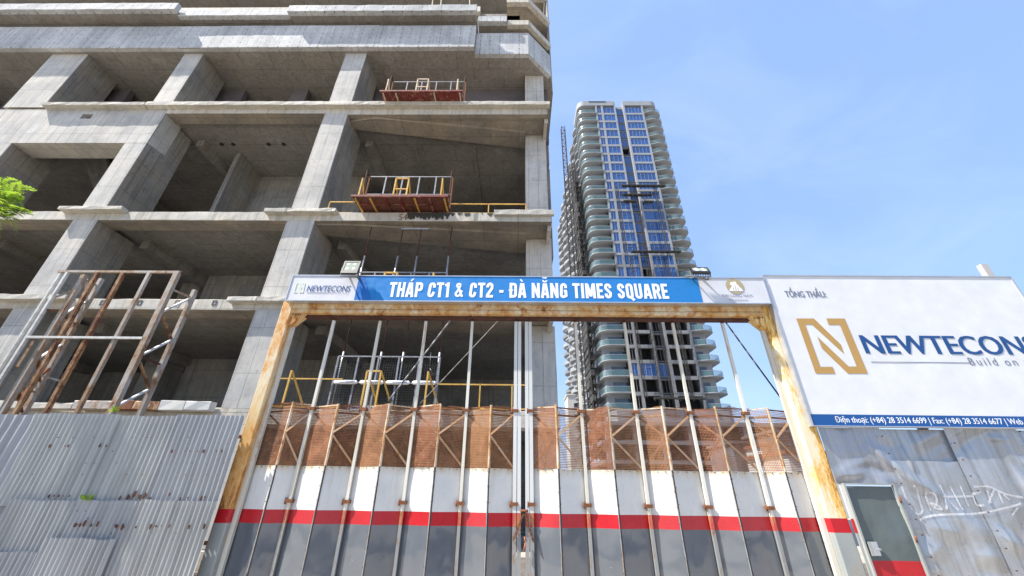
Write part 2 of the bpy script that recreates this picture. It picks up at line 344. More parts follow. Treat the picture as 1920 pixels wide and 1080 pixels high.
M['spray'] = plain('white_spray_paint', (0.66, 0.67, 0.70), 0.6, 0, 0.1)
M['alu'] = plain('aluminium_trim', (0.55, 0.56, 0.58), 0.35, 0.6, 0.15)
M['black'] = plain('black_casting', (0.02, 0.02, 0.022), 0.45, 0, 0.2)
M['lens'] = plain('lamp_lens', (0.36, 0.40, 0.30), 0.15, 0, 0.05)
M['led'] = plain('led_white', (0.86, 0.86, 0.80), 0.25, 0, 0.05)
M['yellow'] = rusty('yellow_rail_paint', (0.62, 0.36, 0.06), (0.66, 0.42, 0.10), 0.60, 0.1, 6)
M['palerail'] = rusty('pale_rail_paint', (0.62, 0.52, 0.36), (0.55, 0.48, 0.38), 0.60, 0.1, 6)
M['redtray'] = rusty('red_oxide_tray', (0.20, 0.028, 0.022), (0.13, 0.022, 0.018), 0.6, 0.10, 4, (1, 1, 1), mid=(0.40, 0.25, 0.18), rust=(0.08, 0.03, 0.02))
M['steel'] = plain('grey_steel_prop', (0.27, 0.27, 0.285), 0.55, 0.2, 0.4, 8)
M['rope'] = plain('pale_rope', (0.34, 0.32, 0.28), 0.9)
M['cable'] = plain('dark_cable', (0.03, 0.035, 0.04), 0.6)
M['truss'] = rusty('truss_peeling_white', (0.42, 0.39, 0.35), (0.34, 0.29, 0.24), 0.56, 0.10, 4.5, (1, 1, 0.45), rust=(0.13, 0.05, 0.025), mid=(0.30, 0.17, 0.08))
M['truss_rust'] = rusty('truss_rust', (0.46, 0.38, 0.26), (0.34, 0.20, 0.09), 0.46, 0.10, 5.0, (1, 1, 0.5), rust=(0.12, 0.045, 0.02), mid=(0.32, 0.15, 0.05))
M['truss_white'] = plain('truss_white', (0.62, 0.61, 0.58), 0.6, 0, 0.3, 8)
M['leaf'] = None
def leafmat(name, a, b):
    t = NT(name); f = t.noise(t.pos(), 6, 4); col = t.mix(t.ramp(f, [(0.35, 0), (0.65, 1)]), a, b)
    t.set('Base Color', col); t.set('Roughness', 0.5); tl = t.n('ShaderNodeBsdfTranslucent', {0: col})
    m = t.n('ShaderNodeMixShader', {0: 0.45, 1: t.b.outputs[0], 2: tl.outputs[0]}); t.t.links.new(m.outputs[0], t.out.inputs[0]); return t.mat
M['leaf'] = leafmat('fresh_leaf', (0.20, 0.36, 0.03), (0.42, 0.55, 0.06))
M['leaf2'] = leafmat('street_leaf', (0.05, 0.11, 0.02), (0.09, 0.16, 0.03))
M['bark'] = plain('bark', (0.12, 0.095, 0.07), 0.95, 0, 0.4, 8, 0.5)
M['t_white'] = plain('tower_white_render', (0.27, 0.285, 0.305), 0.7, 0, 0.12, 0.6)
M['t_grey'] = plain('tower_grey_render', (0.17, 0.18, 0.195), 0.7, 0, 0.15, 0.5)
M['t_frame'] = plain('tower_window_frame', (0.24, 0.28, 0.36), 0.5, 0.2, 0.1)
def glassy(name, c, rough=0.05, alpha=1.0, spec=1.0):
    t = NT(name); p = t.pos(); f = t.noise(p, 0.35, 3); rnd = t.n('ShaderNodeObjectInfo').outputs['Random']
    col = t.mix(t.math('MULTIPLY', rnd, 0.5), c, tuple(x * 1.8 for x in c))
    t.set('Base Color', col); t.set('Roughness', rough); t.set('Metallic', 0.0); t.set('IOR', 1.7); t.set('Alpha', alpha)
    return t.mat
M['t_glass'] = glassy('tower_blue_glass', (0.02, 0.07, 0.22), 0.06)
M['t_glass2'] = glassy('tower_dark_glass', (0.03, 0.04, 0.05), 0.08)
M['t_rail'] = glassy('balcony_green_glass', (0.10, 0.18, 0.18), 0.1, 0.30)
M['t_dark'] = plain('tower_dark_interior', (0.03, 0.03, 0.034), 0.9, 0, 0.4, 0.4)  # near-black base carries the shade of unlit rooms
M['scaff'] = plain('scaffold_dark_steel', (0.035, 0.033, 0.03), 0.7, 0, 0.5, 2)
M['net'] = plain('scaffold_net', (0.06, 0.055, 0.05), 0.9, 0, 0.6, 0.5)
M['far_w'] = plain('far_white_wall', (0.46, 0.45, 0.43), 0.8, 0, 0.15, 0.4)
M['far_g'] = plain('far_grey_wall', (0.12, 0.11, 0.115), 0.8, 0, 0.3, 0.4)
M['far_r'] = plain('far_red_roof', (0.22, 0.08, 0.05), 0.8, 0, 0.3, 1)
M['brace'] = rusty('brace_bar_pale_rust', (0.50, 0.36, 0.25), (0.42, 0.26, 0.16), 0.56, 0.12, 8)
M['tube_grey'] = rusty('tube_grey_rust', (0.24, 0.25, 0.25), (0.30, 0.29, 0.26), 0.59, 0.08, 7, (1, 1, .4), mid=(0.26, 0.17, 0.11))
M['tube_red'] = rusty('tube_red_rust', (0.46, 0.05, 0.05), (0.36, 0.10, 0.07), 0.57, 0.10, 9)
def spray(name, c, a):
    t = NT(name); t.set('Base Color', c); t.set('Roughness', 0.7); n_ = t.noise(t.pos(), 30, 4, 0.7)
    t.set('Alpha', t.math('MULTIPLY', t.ramp(n_, [(0.3, 0.35), (0.65, 1)]), a)); return t.mat
M['spray'] = spray('white_spray_paint_thin', (0.80, 0.80, 0.82), 0.55)
M['soil'] = plain('dark_site_soil', (0.13, 0.11, 0.09), 0.95, 0, 0.4, 3, 0.4)
M['tray_dark'] = rusty('rust_eaten_tray', (0.15, 0.035, 0.022), (0.10, 0.04, 0.028), 0.52, 0.12, 4, (1, 1, 1), mid=(0.17, 0.065, 0.04), rust=(0.05, 0.022, 0.015))
M['t_raw'] = plain('tower_unpainted_render', (0.21, 0.215, 0.22), 0.8, 0, 0.25, 0.6)
# ================================================================== GROUND
g = MB(); g.box(-1500, 1500, -1500, 1500, -0.5, -0.02); tag(g.build('ground', M['ground'], None, Vector((0, 0, 0))), kind='structure')
g = MB(); g.box(-60, 60, 3.0, 6.2, -0.02, 0.10); tag(g.build('pavement', M['ground']), kind='structure')
g = MB(); g.box(-60, 60, 2.84, 2.997, -0.02, 0.104); tag(g.build('kerb', M['kerb']), kind='structure')
g = MB(); g.box(-60, 60, -4.8, 2.837, -0.02, -0.012); tag(g.build('road', M['asphalt']), kind='structure')
g = MB(); 
for i in range(24): g.box(-60 + i * 5, -57.5 + i * 5, -1.05, -0.9, -0.012, -0.008)
tag(g.build('road_marking', M['paint_line']), kind='structure')
g = MB(); g.box(-30, 30, 7.3, 13.6, -0.019, -0.012); tag(g.build('site_ground', M['soil']), kind='structure')  # ground darkened in colour so the slit between the gate leaves stays dark
# ================================================================== UNFINISHED CONCRETE BUILDING
F = 14.0
B = thing('unfinished_building', (-14, F, 0), 'huge bare concrete tower frame with open storeys and no windows, behind the gate', 'building')
XL = -46.0
zA = PZ(88, 13.62); 
zB = PZ(205, F); zBb = PZ(212, F)               # underside of ledge / underside of beam, level B
zC = PZ(398, F); zCb = PZ(414, F)
zD = PZ(563.5, F); zDb = PZ(583, F)
zE = PZ(768, F); zEb = zE - 0.55
cx = [(PX(100, 100, F), PX(167, 100, F)), (PX(347, 100, F), PX(382, 100, F)), (PX(648.6, 100, F), PX(687.6, 100, F)), (PX(985.5, 144, F), PX(1022.5, 144, F))]
cl0 = cx[0][0] - (cx[2][0] - cx[1][0]); cx = [(cl0, cl0 + 1.4)] + cx
CD = 15.92
def column(x0, x1, z0, z1, y0=F, y1=CD, m='conc', lab=None):
    b = MB(); n = max(1, int((z1 - z0) / 0.9)); c = 0.02; s0 = 0
    rings = []
    for i in range(n + 1):
        z = z0 + (z1 - z0) * i / n
        j = lambda: random.uniform(-0.006, 0.006)
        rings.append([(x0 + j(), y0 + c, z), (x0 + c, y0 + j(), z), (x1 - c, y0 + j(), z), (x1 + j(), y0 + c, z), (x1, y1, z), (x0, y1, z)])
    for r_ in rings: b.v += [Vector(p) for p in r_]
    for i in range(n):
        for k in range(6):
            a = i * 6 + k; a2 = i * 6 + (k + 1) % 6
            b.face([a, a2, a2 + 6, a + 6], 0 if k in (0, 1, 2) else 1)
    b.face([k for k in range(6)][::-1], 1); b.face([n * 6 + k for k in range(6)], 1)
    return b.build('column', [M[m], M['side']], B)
levels = [(0.0, zEb), (zE, zDb), (zD, zCb), (zC, zBb), (zB + 0.2, zA)]
for i, (x0, x1) in enumerate(cx):
    for k, (z0, z1) in enumerate(levels):
        if i == 4: column(0.36, 1.58 if k < 3 else 1.50, z0, z1 + (.12 if k == 2 else 0), 15.45, 17.3)
        else: column(x0, x1, z0, z1, F + (0.002 * (k % 2)), CD)
# second row of columns deep inside
for i, (x0, x1) in enumerate(cx):
    for (z0, z1) in levels[:4]:
        b = MB(); b.box(x0 + 0.1, x0 + 1.25, 20.4, 21.6, z0, z1 + 0.2); b.build('column', M['wall'], B)
xr = cx[4][1]
# right hand end of the slabs
XE_B, XE_C, XE_D = PX(1031, 200, 13.7), PX(1040, 402, 13.7), PX(1045, 570, 13.7)
def slab(z, xe, th=0.28, y0=F + 0.76): 
    b = MB(); b.box(XL, xe - 0.02, y0, 34, z - th, z); b.build('floor_slab', M['ceil'], B)
slab(zC, XE_C); slab(zD, XE_D); slab(zE, XE_D); slab(zB + 0.2, XE_B, 0.38)
def under(z, x, y): return Dz(x, y, z)
def edge_beam(xa, xb, z0, z1, back, mats=('beam', 'soffit'), step=0.5):
    b = MB(); n = max(1, int((xb - xa) / step)); j = 0.010
    for i in range(n + 1):
        x = xa + (xb - xa) * i / n
        e = lambda: random.uniform(-j, j)
        b.v += [Vector((x, F + 0.02, z0)), Vector((x, F + e(), z0 + 0.022 + e())), Vector((x, F + e(), z1 - 0.02 + e())), Vector((x, F + 0.02, z1 + e())), Vector((x, back, z1)), Vector((x, back, z0))]
    for i in range(n):
        for k in range(6):
            a = i * 6 + k; a2 = i * 6 + (k + 1) % 6
            b.face([a, a2, a2 + 6, a + 6], 1 if k in (5, 4) else 0)
    b.face([k for k in range(6)][::-1], 0); b.face([n * 6 + k for k in range(6)], 0)
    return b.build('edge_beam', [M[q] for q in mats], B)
gap = 0.004
def skew_beam(z0, z1, xa, xb, ya, yb):
    """underside widens towards the right hand column"""
    xe = xb; p = [(xa, F + 0.304), (xe, F + 0.304), (xe, 16.9), (0.40, 16.9), (0.34, yb), (xa, ya)]
    b = MB(); b.prism(p, z0, z1); b.build('edge_beam', [M['soffit']], B)
# level C
bkC = under(zCb, 400, 433)
edge_beam(XL, cx[1][0], zCb, zC, bkC); 
edge_beam(cx[1][0], cx[3][1], zCb, zC, bkC); edge_beam(cx[3][1], XE_C - 0.12, zCb, zC, F + 0.3)
skew_beam(zCb + 0.035, zC - 0.03, cx[3][1], XE_C - 0.28, under(zCb, 605, 441), under(zCb, 984, 477))
skew_beam(zCb - 0.06, zCb + 0.033, cx[3][1] + 1.6, cx[4][0], F + 0.75, F + 1.0) if False else None
b = MB(); b.prism([(cx[3][1] + 1.5, F + 0.22), (cx[4][0], F + 0.85), (cx[4][0], under(zCb, 984, 472)), (cx[3][1], under(zCb, 605, 439)), (cx[3][1], F + 0.2)], zCb - 0.09, zCb + 0.03); b.build('edge_beam', M['soffit'], B)
# level D
bkD = under(zDb, 400, 598)
edge_beam(XL, cx[3][1], zDb, zD, bkD); edge_beam(cx[3][1], XE_D - 0.12, zDb, zD, F + 0.3)
skew_beam(zDb + 0.035, zD - 0.03, cx[3][1], XE_D - 0.28, under(zDb, 510, 606), under(zDb, 962, 633))
# level B
bkB = under(zBb, 450, 233)
zBl = PZ(268, F, 200)
b = MB()
xw0, xw1 = cx[1][0] - 0.0, cx[2][1]
hx0, hx1, hz0, hz1 = PX(156, 214, F), PX(176, 214, F), PZ(222.5, F, 165), PZ(214, F, 165)
ybl = under(zBl, 200, 297)
for (a0, a1, b0, b1) in ((XL, hx0, zBl, zB), (hx1, xw1, zBl, zB), (hx0, hx1, zBl, hz0), (hx0, hx1, hz1, zB)):
    b.box(a0, a1, F - 0.003, ybl, b0, b1)
b.build('deep_wall_beam', M['conc'], B)
b = MB(); b.box(hx0 - .01, hx1 + .01, F + 0.5, F + 0.55, hz0 - .01, hz1 + .01); b.build('duct_opening', M['dark'], B)
edge_beam(xw1, cx[3][1], zBb, zB + 0.19, bkB); edge_beam(cx[3][1], XE_B - 0.1, PZ(214, F, 900), zB + 0.19, F + 0.35)
zq = PZ(213.5, F, 850)
skew_beam(zq + 0.035, zB + 0.17, cx[3][1], XE_B - 0.28, under(zq, 663, 242), under(zq, 984, 279))
b = MB(); b.prism([(PX(700, 219, F), under(zq, 710, 219)), (cx[4][0], under(zq, 984, 246)), (cx[4][0], under(zq, 984, 276)), (cx[3][1], under(zq, 663, 240)), (cx[3][1], F + 0.4)], zq - 0.12, zq + 0.03); b.build('edge_beam', M['soffit'], B)
# ledges (thin slab pieces in front of the beams)
def ledge(xa, xb, zb, yf, zt, th=None, m='ledge', back=F - 0.003):
    b = MB(); b.rbox(xa, xb, yf, back, zb, zt, 0.35, 0.014); return b.build('ledge', [M[m]], B)
def ledge_px(pa, pb, yt, yb_, yu, zb):
    yf = Dz((pa + pb) / 2, yb_, zb); zt = P((pa + pb) / 2, yt, yf).z
    return ledge(P(pa, yb_, yf).x, P(pb, yb_, yf).x, zb, yf, zt)
zLB = zB
l1 = ledge_px(76, 268, 191, 196, 205, zLB); 
ledge_px(271, 1031, 189.5, 196, 205, zLB + 0.01)
zLC = PZ(400.5, F, 170)
ledge_px(107, 226, 386, 392, 400, zLC); ledge_px(-60, -20, 386, 392, 400, zLC)
ledge_px(494, 534, 389.5, 396, 403, PZ(404, F, 560)); ledge_px(537, 628, 389.5, 396, 403, PZ(404, F, 560) + 0.01)
ledge_px(926, 1039, 392.5, 402, 405, PZ(406, F, 980))
zLD = PZ(567, F, 60)
ledge_px(-80, 121, 551, 560, 566, zLD); ledge_px(424, 478, 555.5, 564, 569, PZ(570.5, F, 470)); ledge_px(480, 560, 555.5, 564, 569, PZ(570.5, F, 470) + 0.012)
ledge_px(930, 1044, 560, 570, 573, PZ(574, F, 980))
# little square sockets cast in the level D beam
for px in (193, 263, 333, 403):
    x = PX(px, 567, F); z = PZ(568, F, px); b = MB()
    for (a0, a1, b0, b1) in ((-.09, .09, .07, .11), (-.09, .09, -.11, -.07), (-.09, -.05, -.07, .07), (.05, .09, -.07, .07)): b.box(x + a0, x + a1, F - 0.022, F - 0.013, z + b0, z + b1)
    b.build('cast_socket', M['cable'], B)
# end pieces right of the last column
for z0, z1, xe in ((zCb - 0.35, zCb, XE_C - 0.12), (zq - 0.4, zq - 0.001, XE_B - 0.11), (zDb - 0.35, zDb, XE_D - 0.12)):
    b = MB(); b.box(xe - .16, xe - .004, F + 0.31, 16.9, z0 + .06, z1 + .3); b.build('end_beam', M['beam'], B)
# back walls
def wall(xa, xb, y, z0, z1, m='wall', t=0.25, name='inner_wall'):
    b = MB(); b.box(xa, xb, y, y + t, z0, z1); return b.build(name, M[m], B)
ceilB, ceilC, ceilD = zB - 0.18, zC - 0.28, zD - 0.28
yB = Dz(450, 332, ceilB); yC = Dz(400, 517, ceilC); yD = Dz(350, 673, ceilD)
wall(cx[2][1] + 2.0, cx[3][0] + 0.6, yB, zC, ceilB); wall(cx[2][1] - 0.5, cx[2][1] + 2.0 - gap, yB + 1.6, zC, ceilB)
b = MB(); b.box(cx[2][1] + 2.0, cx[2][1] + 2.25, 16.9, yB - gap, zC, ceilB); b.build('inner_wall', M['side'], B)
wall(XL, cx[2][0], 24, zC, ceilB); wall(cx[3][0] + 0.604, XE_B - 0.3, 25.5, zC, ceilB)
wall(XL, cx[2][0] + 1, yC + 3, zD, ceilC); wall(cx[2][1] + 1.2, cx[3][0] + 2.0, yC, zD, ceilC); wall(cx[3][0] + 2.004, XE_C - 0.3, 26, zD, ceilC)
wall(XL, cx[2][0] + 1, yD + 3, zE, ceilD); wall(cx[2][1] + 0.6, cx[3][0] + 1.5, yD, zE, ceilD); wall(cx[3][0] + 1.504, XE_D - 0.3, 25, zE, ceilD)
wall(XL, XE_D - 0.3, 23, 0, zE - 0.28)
# sloping stair soffits seen inside the left bays
def soffit_ramp(xa, xb, y0, y1, z0, z1):
    b = MB(); b.add([(xa, y0, z0), (xb, y0, z0), (xb, y1, z1), (xa, y1, z1), (xa, y0, z0 + .25), (xb, y0, z0 + .25), (xb, y1, z1 + .25), (xa, y1, z1 + .25)], [(0,1,2,3)[::-1], (4,5,6,7), (0,4,5,1)[::-1], (1,5,6,2)[::-1], (2,6,7,3)[::-1], (3,7,4,0)[::-1]])
    b.build('stair_soffit', M['wall'], B)
soffit_ramp(cx[1][1] + 0.1, cx[1][1] + 1.5, 16.5, 22, ceilB - 0.5, zC + 1.5)
# ceiling ribs
for z in (ceilB, ceilC, ceilD):
    for (x0, x1) in ((cx[1][1] + 0.1, cx[1][1] + 0.5), (cx[2][1] + 0.35, cx[2][1] + 0.75), (cx[3][1] + 0.3, cx[3][1] + 0.7)):
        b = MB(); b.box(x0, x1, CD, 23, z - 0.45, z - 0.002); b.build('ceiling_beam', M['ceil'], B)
for z in (ceilB,):
    for x0 in (-12.3, -6.2, -2.7):
        b = MB(); b.box(x0, x0 + 0.12, F + 2.4, 23.5, z - 0.10, z - 0.002); b.build('ceiling_beam', M['side'], B)
for x in (-17.6, -16.9, -14.8, -13.9):
    b = MB(); b.tube((x, F + 2.2, ceilB - 0.004), (x, F + 2.2, ceilB - 0.05), 0.11, 0.11, 12); b.build('pipe_sleeve', M['dark'], B)
# parapet remnants on the lowest visible floor
xs_ = [PX(p, 772, F) for p in (0, 60, 150, 228, 262, 310, 357, 405)]
for i in range(len(xs_) - 1):
    h = (0.10, 0.05, 0.13, 0.17, 0.14, 0.17, 0.16)[i]
    b = MB(); b.rbox(xs_[i], xs_[i + 1] - 0.03, F - 0.35, F - 0.05, zE - 0.15, zE + h, 0.4, 0.015); b.build('plank', M[('ledge', 'ledge', 'truss', 'rust', 'truss_rust', 'white_tube', 'white_tube')[i]], B)
b = MB(); b.rbox(XL, XE_D - 0.05, F, F + 0.8, zEb, zE, 1.0); b.build('edge_beam', M['beam'], B)
# soffit over level B and recessed wall
ySoff = Dz(700, 168, zA)
xsr = PX(889, 88, 13.62); x5 = PX(991, 101, Dz(940, 101, zA)); y5 = Dz(940, 101, zA); yCh = Dz(1033, 143, zA); xCh = PX(1033, 143, yCh)
b = MB(); b.prism([(XL, 13.66), (xsr - 0.01, 13.66), (xsr - 0.01, y5 + 0.03), (x5 - 0.01, y5 + 0.03), (xCh - 0.03, yCh + 0.02), (xCh - 0.03, 34), (XL, 34)], zA + 0.004, zA + 0.3); b.build('floor_slab', M['ceil'], B)
ops = [(PX(-40, 180, ySoff), PX(22, 180, ySoff)), (PX(238, 180, ySoff), PX(302, 180, ySoff)), (PX(455, 180, ySoff), PX(545, 180, ySoff)), (PX(574, 180, ySoff), PX(628, 180, ySoff)), (PX(172, 180, ySoff), PX(190, 180, ySoff))]
ops.sort(); x = XL; b = MB(); zt = zB + 2.6
for (a, c) in ops:
    b.box(x, a, ySoff, ySoff + 0.3, zB + 0.2, zA); x = c
b.box(x, xCh - 0.2, ySoff, ySoff + 0.3, zB + 0.2, zA); 
b.build('inner_wall', M['far_g'], B)  # dark grey colour carries the shade of the recess
b = MB(); b.box(XL, 0, ySoff + 2.5, ySoff + 2.7, zB + 0.2, zA); b.build('inner_wall', M['t_dark'], B)  # dark sheet behind the openings, coloured as unlit rooms
# fascia bands: separately cast panels
zA1 = PZ(48.5, 13.62, 500)
cuts = [XL, PX(-300, 88, 13.62), PX(183, 88, 13.62), PX(392, 88, 13.62), PX(700, 88, 13.62), xsr]
for i in range(len(cuts) - 1):
    b = MB(); b.rbox(cuts[i], cuts[i + 1] - 0.012, 13.62 - (0.01 if i % 2 else 0), 13.87, zA, zA1 + random.uniform(-.02, .02), 0.6, 0.006); b.build('fascia_panel', M['fascia'], B)
zf1 = PZ(62, y5, 940)
b = MB(); b.box(xsr - 0.02, x5, y5, y5 + 0.25, zA, zf1); b.build('fascia_panel', M['fascia'], B)
b = MB(); b.prism([(x5 + 0.003, y5), (xCh, yCh), (xCh - 0.18, yCh + 0.18), (x5 + 0.003, y5 + 0.25)], zA, zf1); b.build('fascia_panel', M['fascia'], B)
b = MB(); b.prism([(xCh, yCh + 0.01), (xCh + 0.22, yCh + 1.2), (xCh + 0.22, 33), (xCh - 0.1, 33), (xCh - 0.1, yCh + 0.2)], zA, zf1 + 12); b.build('side_wall', M['side'], B)
for zz0, zz1 in ((zC, zBb), (zB, zA)):
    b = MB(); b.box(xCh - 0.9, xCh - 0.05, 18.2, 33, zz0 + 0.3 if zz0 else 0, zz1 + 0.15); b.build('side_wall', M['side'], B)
# level above the fascia
zb1 = PZ(19.5, 12.95, 200)
def top_ledge(pa, pb, yt, yb_, z, m='beam'):
    pc = (pa + pb) / 2; yf = Dz(pc, yb_, z); zt = P(pc, yt, yf).z
    b = MB(); b.rbox(P(pa, yb_, yf).x, P(pb, yb_, yf).x, yf, yf + 0.28, z, zt, 0.5, 0.012); b.build('parapet_upstand', M['fascia'], B)
    b = MB(); b.box(P(pa, yb_, yf).x + 0.02, P(pb, yb_, yf).x - 0.02, yf + 0.284, 15.6, z + 0.02, z + 0.24); b.build('floor_slab', M['ceil'], B)
    return yf, zt
top_ledge(-900, 324, 8, 19.5, zb1); yf2, zt2 = top_ledge(333, 541, 18, 28.5, zb1); yf3, zt3 = top_ledge(538, 893, 9, 20, zb1)
top_ledge(896, 950, 30, 39.5, zb1); 
b = MB(); b.box(XL, xCh - 1.6, 15.604, 33, zb1 + 0.02, zb1 + 0.24); b.build('floor_slab', M['ceil'], B)
def cham(z, yt, ybt, px0, px1, pxe, yte):
    yf = Dz(px0, ybt, z); zt = P(px0, yt, yf).z; xa = PX(px0, ybt, yf); xb = PX(px1, ybt, yf); ye = Dz(pxe, yte, z); xe = PX(pxe, yte, ye)
    b = MB(); b.prism([(xa, yf), (xb, yf), (xe, ye), (xe - 0.2, ye + 0.2), (xb - 0.1, yf + 0.28), (xa, yf + 0.28)], z, zt); b.build('parapet_upstand', M['beam'], B)
    b = MB(); b.prism([(xa, yf + 0.284), (xb - 0.1, yf + 0.284), (xe - 0.22, ye + 0.2), (xe - 0.22, 20), (xa, 20)], z + 0.02, z + 0.22); b.build('floor_slab', M['soffit'], B)
    return yf, zt
yc5, zt5 = cham(zb1, 38, 46, 951, 991, 1033, 90)
z2 = PZ(4, yc5, 970)
cham(z2, -4, 4, 950, 991, 1031, 45); cham(z2 + 3.6, -10, -4, 950, 985, 1026, 0)
# short columns between fascia and slab, taller ones above
for a, c in ((43, 70), (305, 326), (528, 548), (747, 768)):
    b = MB(); xx0, xx1 = PX(a, 44, 14.5), PX(c, 44, 14.5); b.box(xx0, xx1, 14.5, 15.3, zA + 0.3, zb1 + 0.02); b.build('column', M['conc'], B)
for a, c in ((90, 100), (336, 349), (450, 462), (540, 549), (676, 684), (760, 770), (894, 903)):
    xx0, xx1 = PX(a, 4, 14.9), PX(c, 4, 14.9); b = MB(); b.box(xx0, xx1, 14.9, 15.6, zb1 + 0.24, z2 + 0.02); b.build('column', M['conc'], B)
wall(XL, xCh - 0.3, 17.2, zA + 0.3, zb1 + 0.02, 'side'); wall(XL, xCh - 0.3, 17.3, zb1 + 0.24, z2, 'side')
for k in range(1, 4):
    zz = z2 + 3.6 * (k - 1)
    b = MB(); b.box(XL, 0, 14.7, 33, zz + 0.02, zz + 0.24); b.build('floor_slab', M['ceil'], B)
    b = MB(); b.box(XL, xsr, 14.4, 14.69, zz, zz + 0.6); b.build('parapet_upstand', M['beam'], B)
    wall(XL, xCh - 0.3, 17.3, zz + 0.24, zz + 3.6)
# faint 54 stencilled on the level C beam
def text_mesh(s, offset=0.0, shear=0.0, space=1.0):
    c = bpy.data.curves.new('lettering', 'FONT'); c.body = s; c.offset = offset; c.shear = shear; c.space_character = space; c.resolution_u = 3
    o = bpy.data.objects.new('lettering', c); COL.objects.link(o); bpy.context.view_layer.update()
    me = bpy.data.meshes.new_from_object(o); bpy.data.objects.remove(o); bpy.data.curves.remove(c); return me
def lettering(s, x0, x1, z0, z1, y, mat, parent, offset=0.0, shear=0.0, space=1.0, name='lettering', lean=0.0):
    me = text_mesh(s, offset, shear, space); vx = [v.co.x for v in me.vertices]; vy = [v.co.y for v in me.vertices]
    a, b_, c, d = min(vx), max(vx), min(vy), max(vy); sx = (x1 - x0) / (b_ - a); sz = (z1 - z0) / (d - c)
    for v in me.vertices: v.co = Vector(((v.co.x - a) * sx, 0, (v.co.y - c) * sz))
    me.materials.clear(); me.materials.append(mat); o = bpy.data.objects.new(name, me)
    return link(o, parent, Vector((x0, y, z0)))
lettering('54', PX(747, 412, F), PX(763, 412, F), PZ(413, F, 755), PZ(402, F, 755), F - 0.016, M['rust'], B, -0.01)
b = MB()
for i in range(90):
    px = random.uniform(766, 840) if i > 14 else random.uniform(840, 925); a = random.uniform(4, 13) if i > 14 else random.uniform(2, 7); x = PX(px, 405, F); z1 = zC - 0.03; zz = z1 - a * 0.03; w = random.uniform(0.03, 0.16)
    n = 5; vs_ = []
    for k in range(n + 1):
        t = k / n; ww = w * (1 - t * 0.7) * random.uniform(0.6, 1.2); vs_ += [(x - ww, F - 0.014 - i * 1e-5, z1 + (zz - z1) * t), (x + ww, F - 0.014 - i * 1e-5, z1 + (zz - z1) * t)]
    b.add(vs_, [(2*k, 2*k+1, 2*k+3, 2*k+2)[::-1] for k in range(n)])
b.build('stain', plain('black_mould_stain', (0.05, 0.048, 0.042), 0.9, 0, 0.6, 20), B)

# ================================================================== LOADING PLATFORMS ON THE SLAB EDGES
def tri_brace(b, x, yf, yb_, z, h, m='y'):
    b.bar((x, yf, z), (x, yf, z + h), 0.055); b.bar((x, yf, z + h), (x + 0.05, yb_, z), 0.05)
def platform(px0, px1, yfront, zslab, zproj, label, tray=True, group='loading platforms on the slab edges', h=1.15, cage=None):
    z = zslab + 0.06; pc = (px0 + px1) / 2
    yf = Dz(pc, yfront, z) if tray else 13.4
    x0, x1 = P(px0, yfront, yf).x, P(px1, yfront, yf).x
    T = thing('loading_platform', ((x0 + x1) / 2, F, z), label, 'loading platform', group)
    if tray:
        b = MB(); b.add([(x0, yf, z), (x1, yf, z), (x1, F + 0.6, z), (x0, F + 0.6, z), (x0, yf, z + .05), (x1, yf, z + .05), (x1, F + 0.6, z + .05), (x0, F + 0.6, z + .05)], [(3,2,1,0),(4,5,6,7),(0,1,5,4),(1,2,6,5),(2,3,7,6),(3,0,4,7)])
        b.build('tray', M['redtray' if zslab > zB - 1 else 'tray_dark'], T)
        b = MB(); b.bar((x0 - 0.05, yf - 0.04, z + 0.03), (x1 + 0.05, yf - 0.04, z + 0.03), 0.08, 0.10); b.build('front_lip', M['redtray'], T)
        for i in range(7):
            x = x0 + 0.12 + (x1 - x0 - 0.24) * i / 6
            b = MB(); b.bar((x, yf + 0.02, z - 0.045), (x + 0.02, F + 0.3, z - 0.045), 0.06, 0.08); b.build('rib', M['redtray'] if i in (2, 3, 5) else (M['palerail'] if zslab > zB - 1 else M['yellow']), T)
        for yy in (yf + (F - yf) * 0.55,):
            b = MB(); b.bar((x0, yy, z - 0.03), (x1, yy, z - 0.03), 0.05, 0.04); b.build('rib', M['redtray'], T)
    yb_ = F - 0.02
    col = M['yellow'] if not tray or zslab < zB else M['palerail']
    for xx in (x0 + 0.22, x1 - 0.3):
        b = MB(); b.bar((xx, yf + 0.05, z + .05), (xx, yf + 0.05, z + h), 0.06); b.bar((xx, yf + 0.05, z + h), (xx + 0.02, yf + 0.75, z + .05), 0.05); b.build('side_bracket', col, T)
    xm = x0 + (x1 - x0) * 0.50
    b = MB(); b.bar((xm - .33, yf + .05, z + .05), (xm - .33, yf + .05, z + h), .06); b.bar((xm + .25, yf + .05, z + .05), (xm + .25, yf + .05, z + h), .06)
    b.bar((xm - .36, yf + .05, z + h), (xm + .28, yf + .05, z + h), .06); b.bar((xm - .33, yf + .05, z + h * .45), (xm + .25, yf + .05, z + h * .45), .05)
    b.bar((xm + .25, yf + .05, z + h), (xm + .3, yf + .75, z + .05), .05); b.bar((xm - .33, yf + .05, z + h), (xm - .28, yf + .75, z + .05), .05); b.build('gate_bracket', col, T)
    b = MB(); b.bar((x0 + .15, yb_, z + h + .8), (x1, yb_, z + h + .8), .05); b.bar((x0 + .15, yb_, z + h * .75), (x1, yb_, z + h * .75), .035); b.build('rail', M['steel'], T)
    for k in range(6):
        x = x0 + .15 + (x1 - x0 - .15) * k / 5; b = MB(); b.bar((x, yb_ + .002, z), (x, yb_ + .002, z + h + .8), .06); b.build('post', M['steel'] if k not in (0, 5) else M['rust'], T)
    for xx in (x0 + .15, x1):
        b = MB(); b.bar((xx, yf + 0.4, z + h + .8), (xx, yb_ - .03, z + h + .8), .05); b.bar((xx, yf + 0.4, z + .05), (xx, yf + 0.4, z + h + .8), .05); b.build('rail', M['dkrust'], T)
    return T, x0, x1, z, yf, yb_
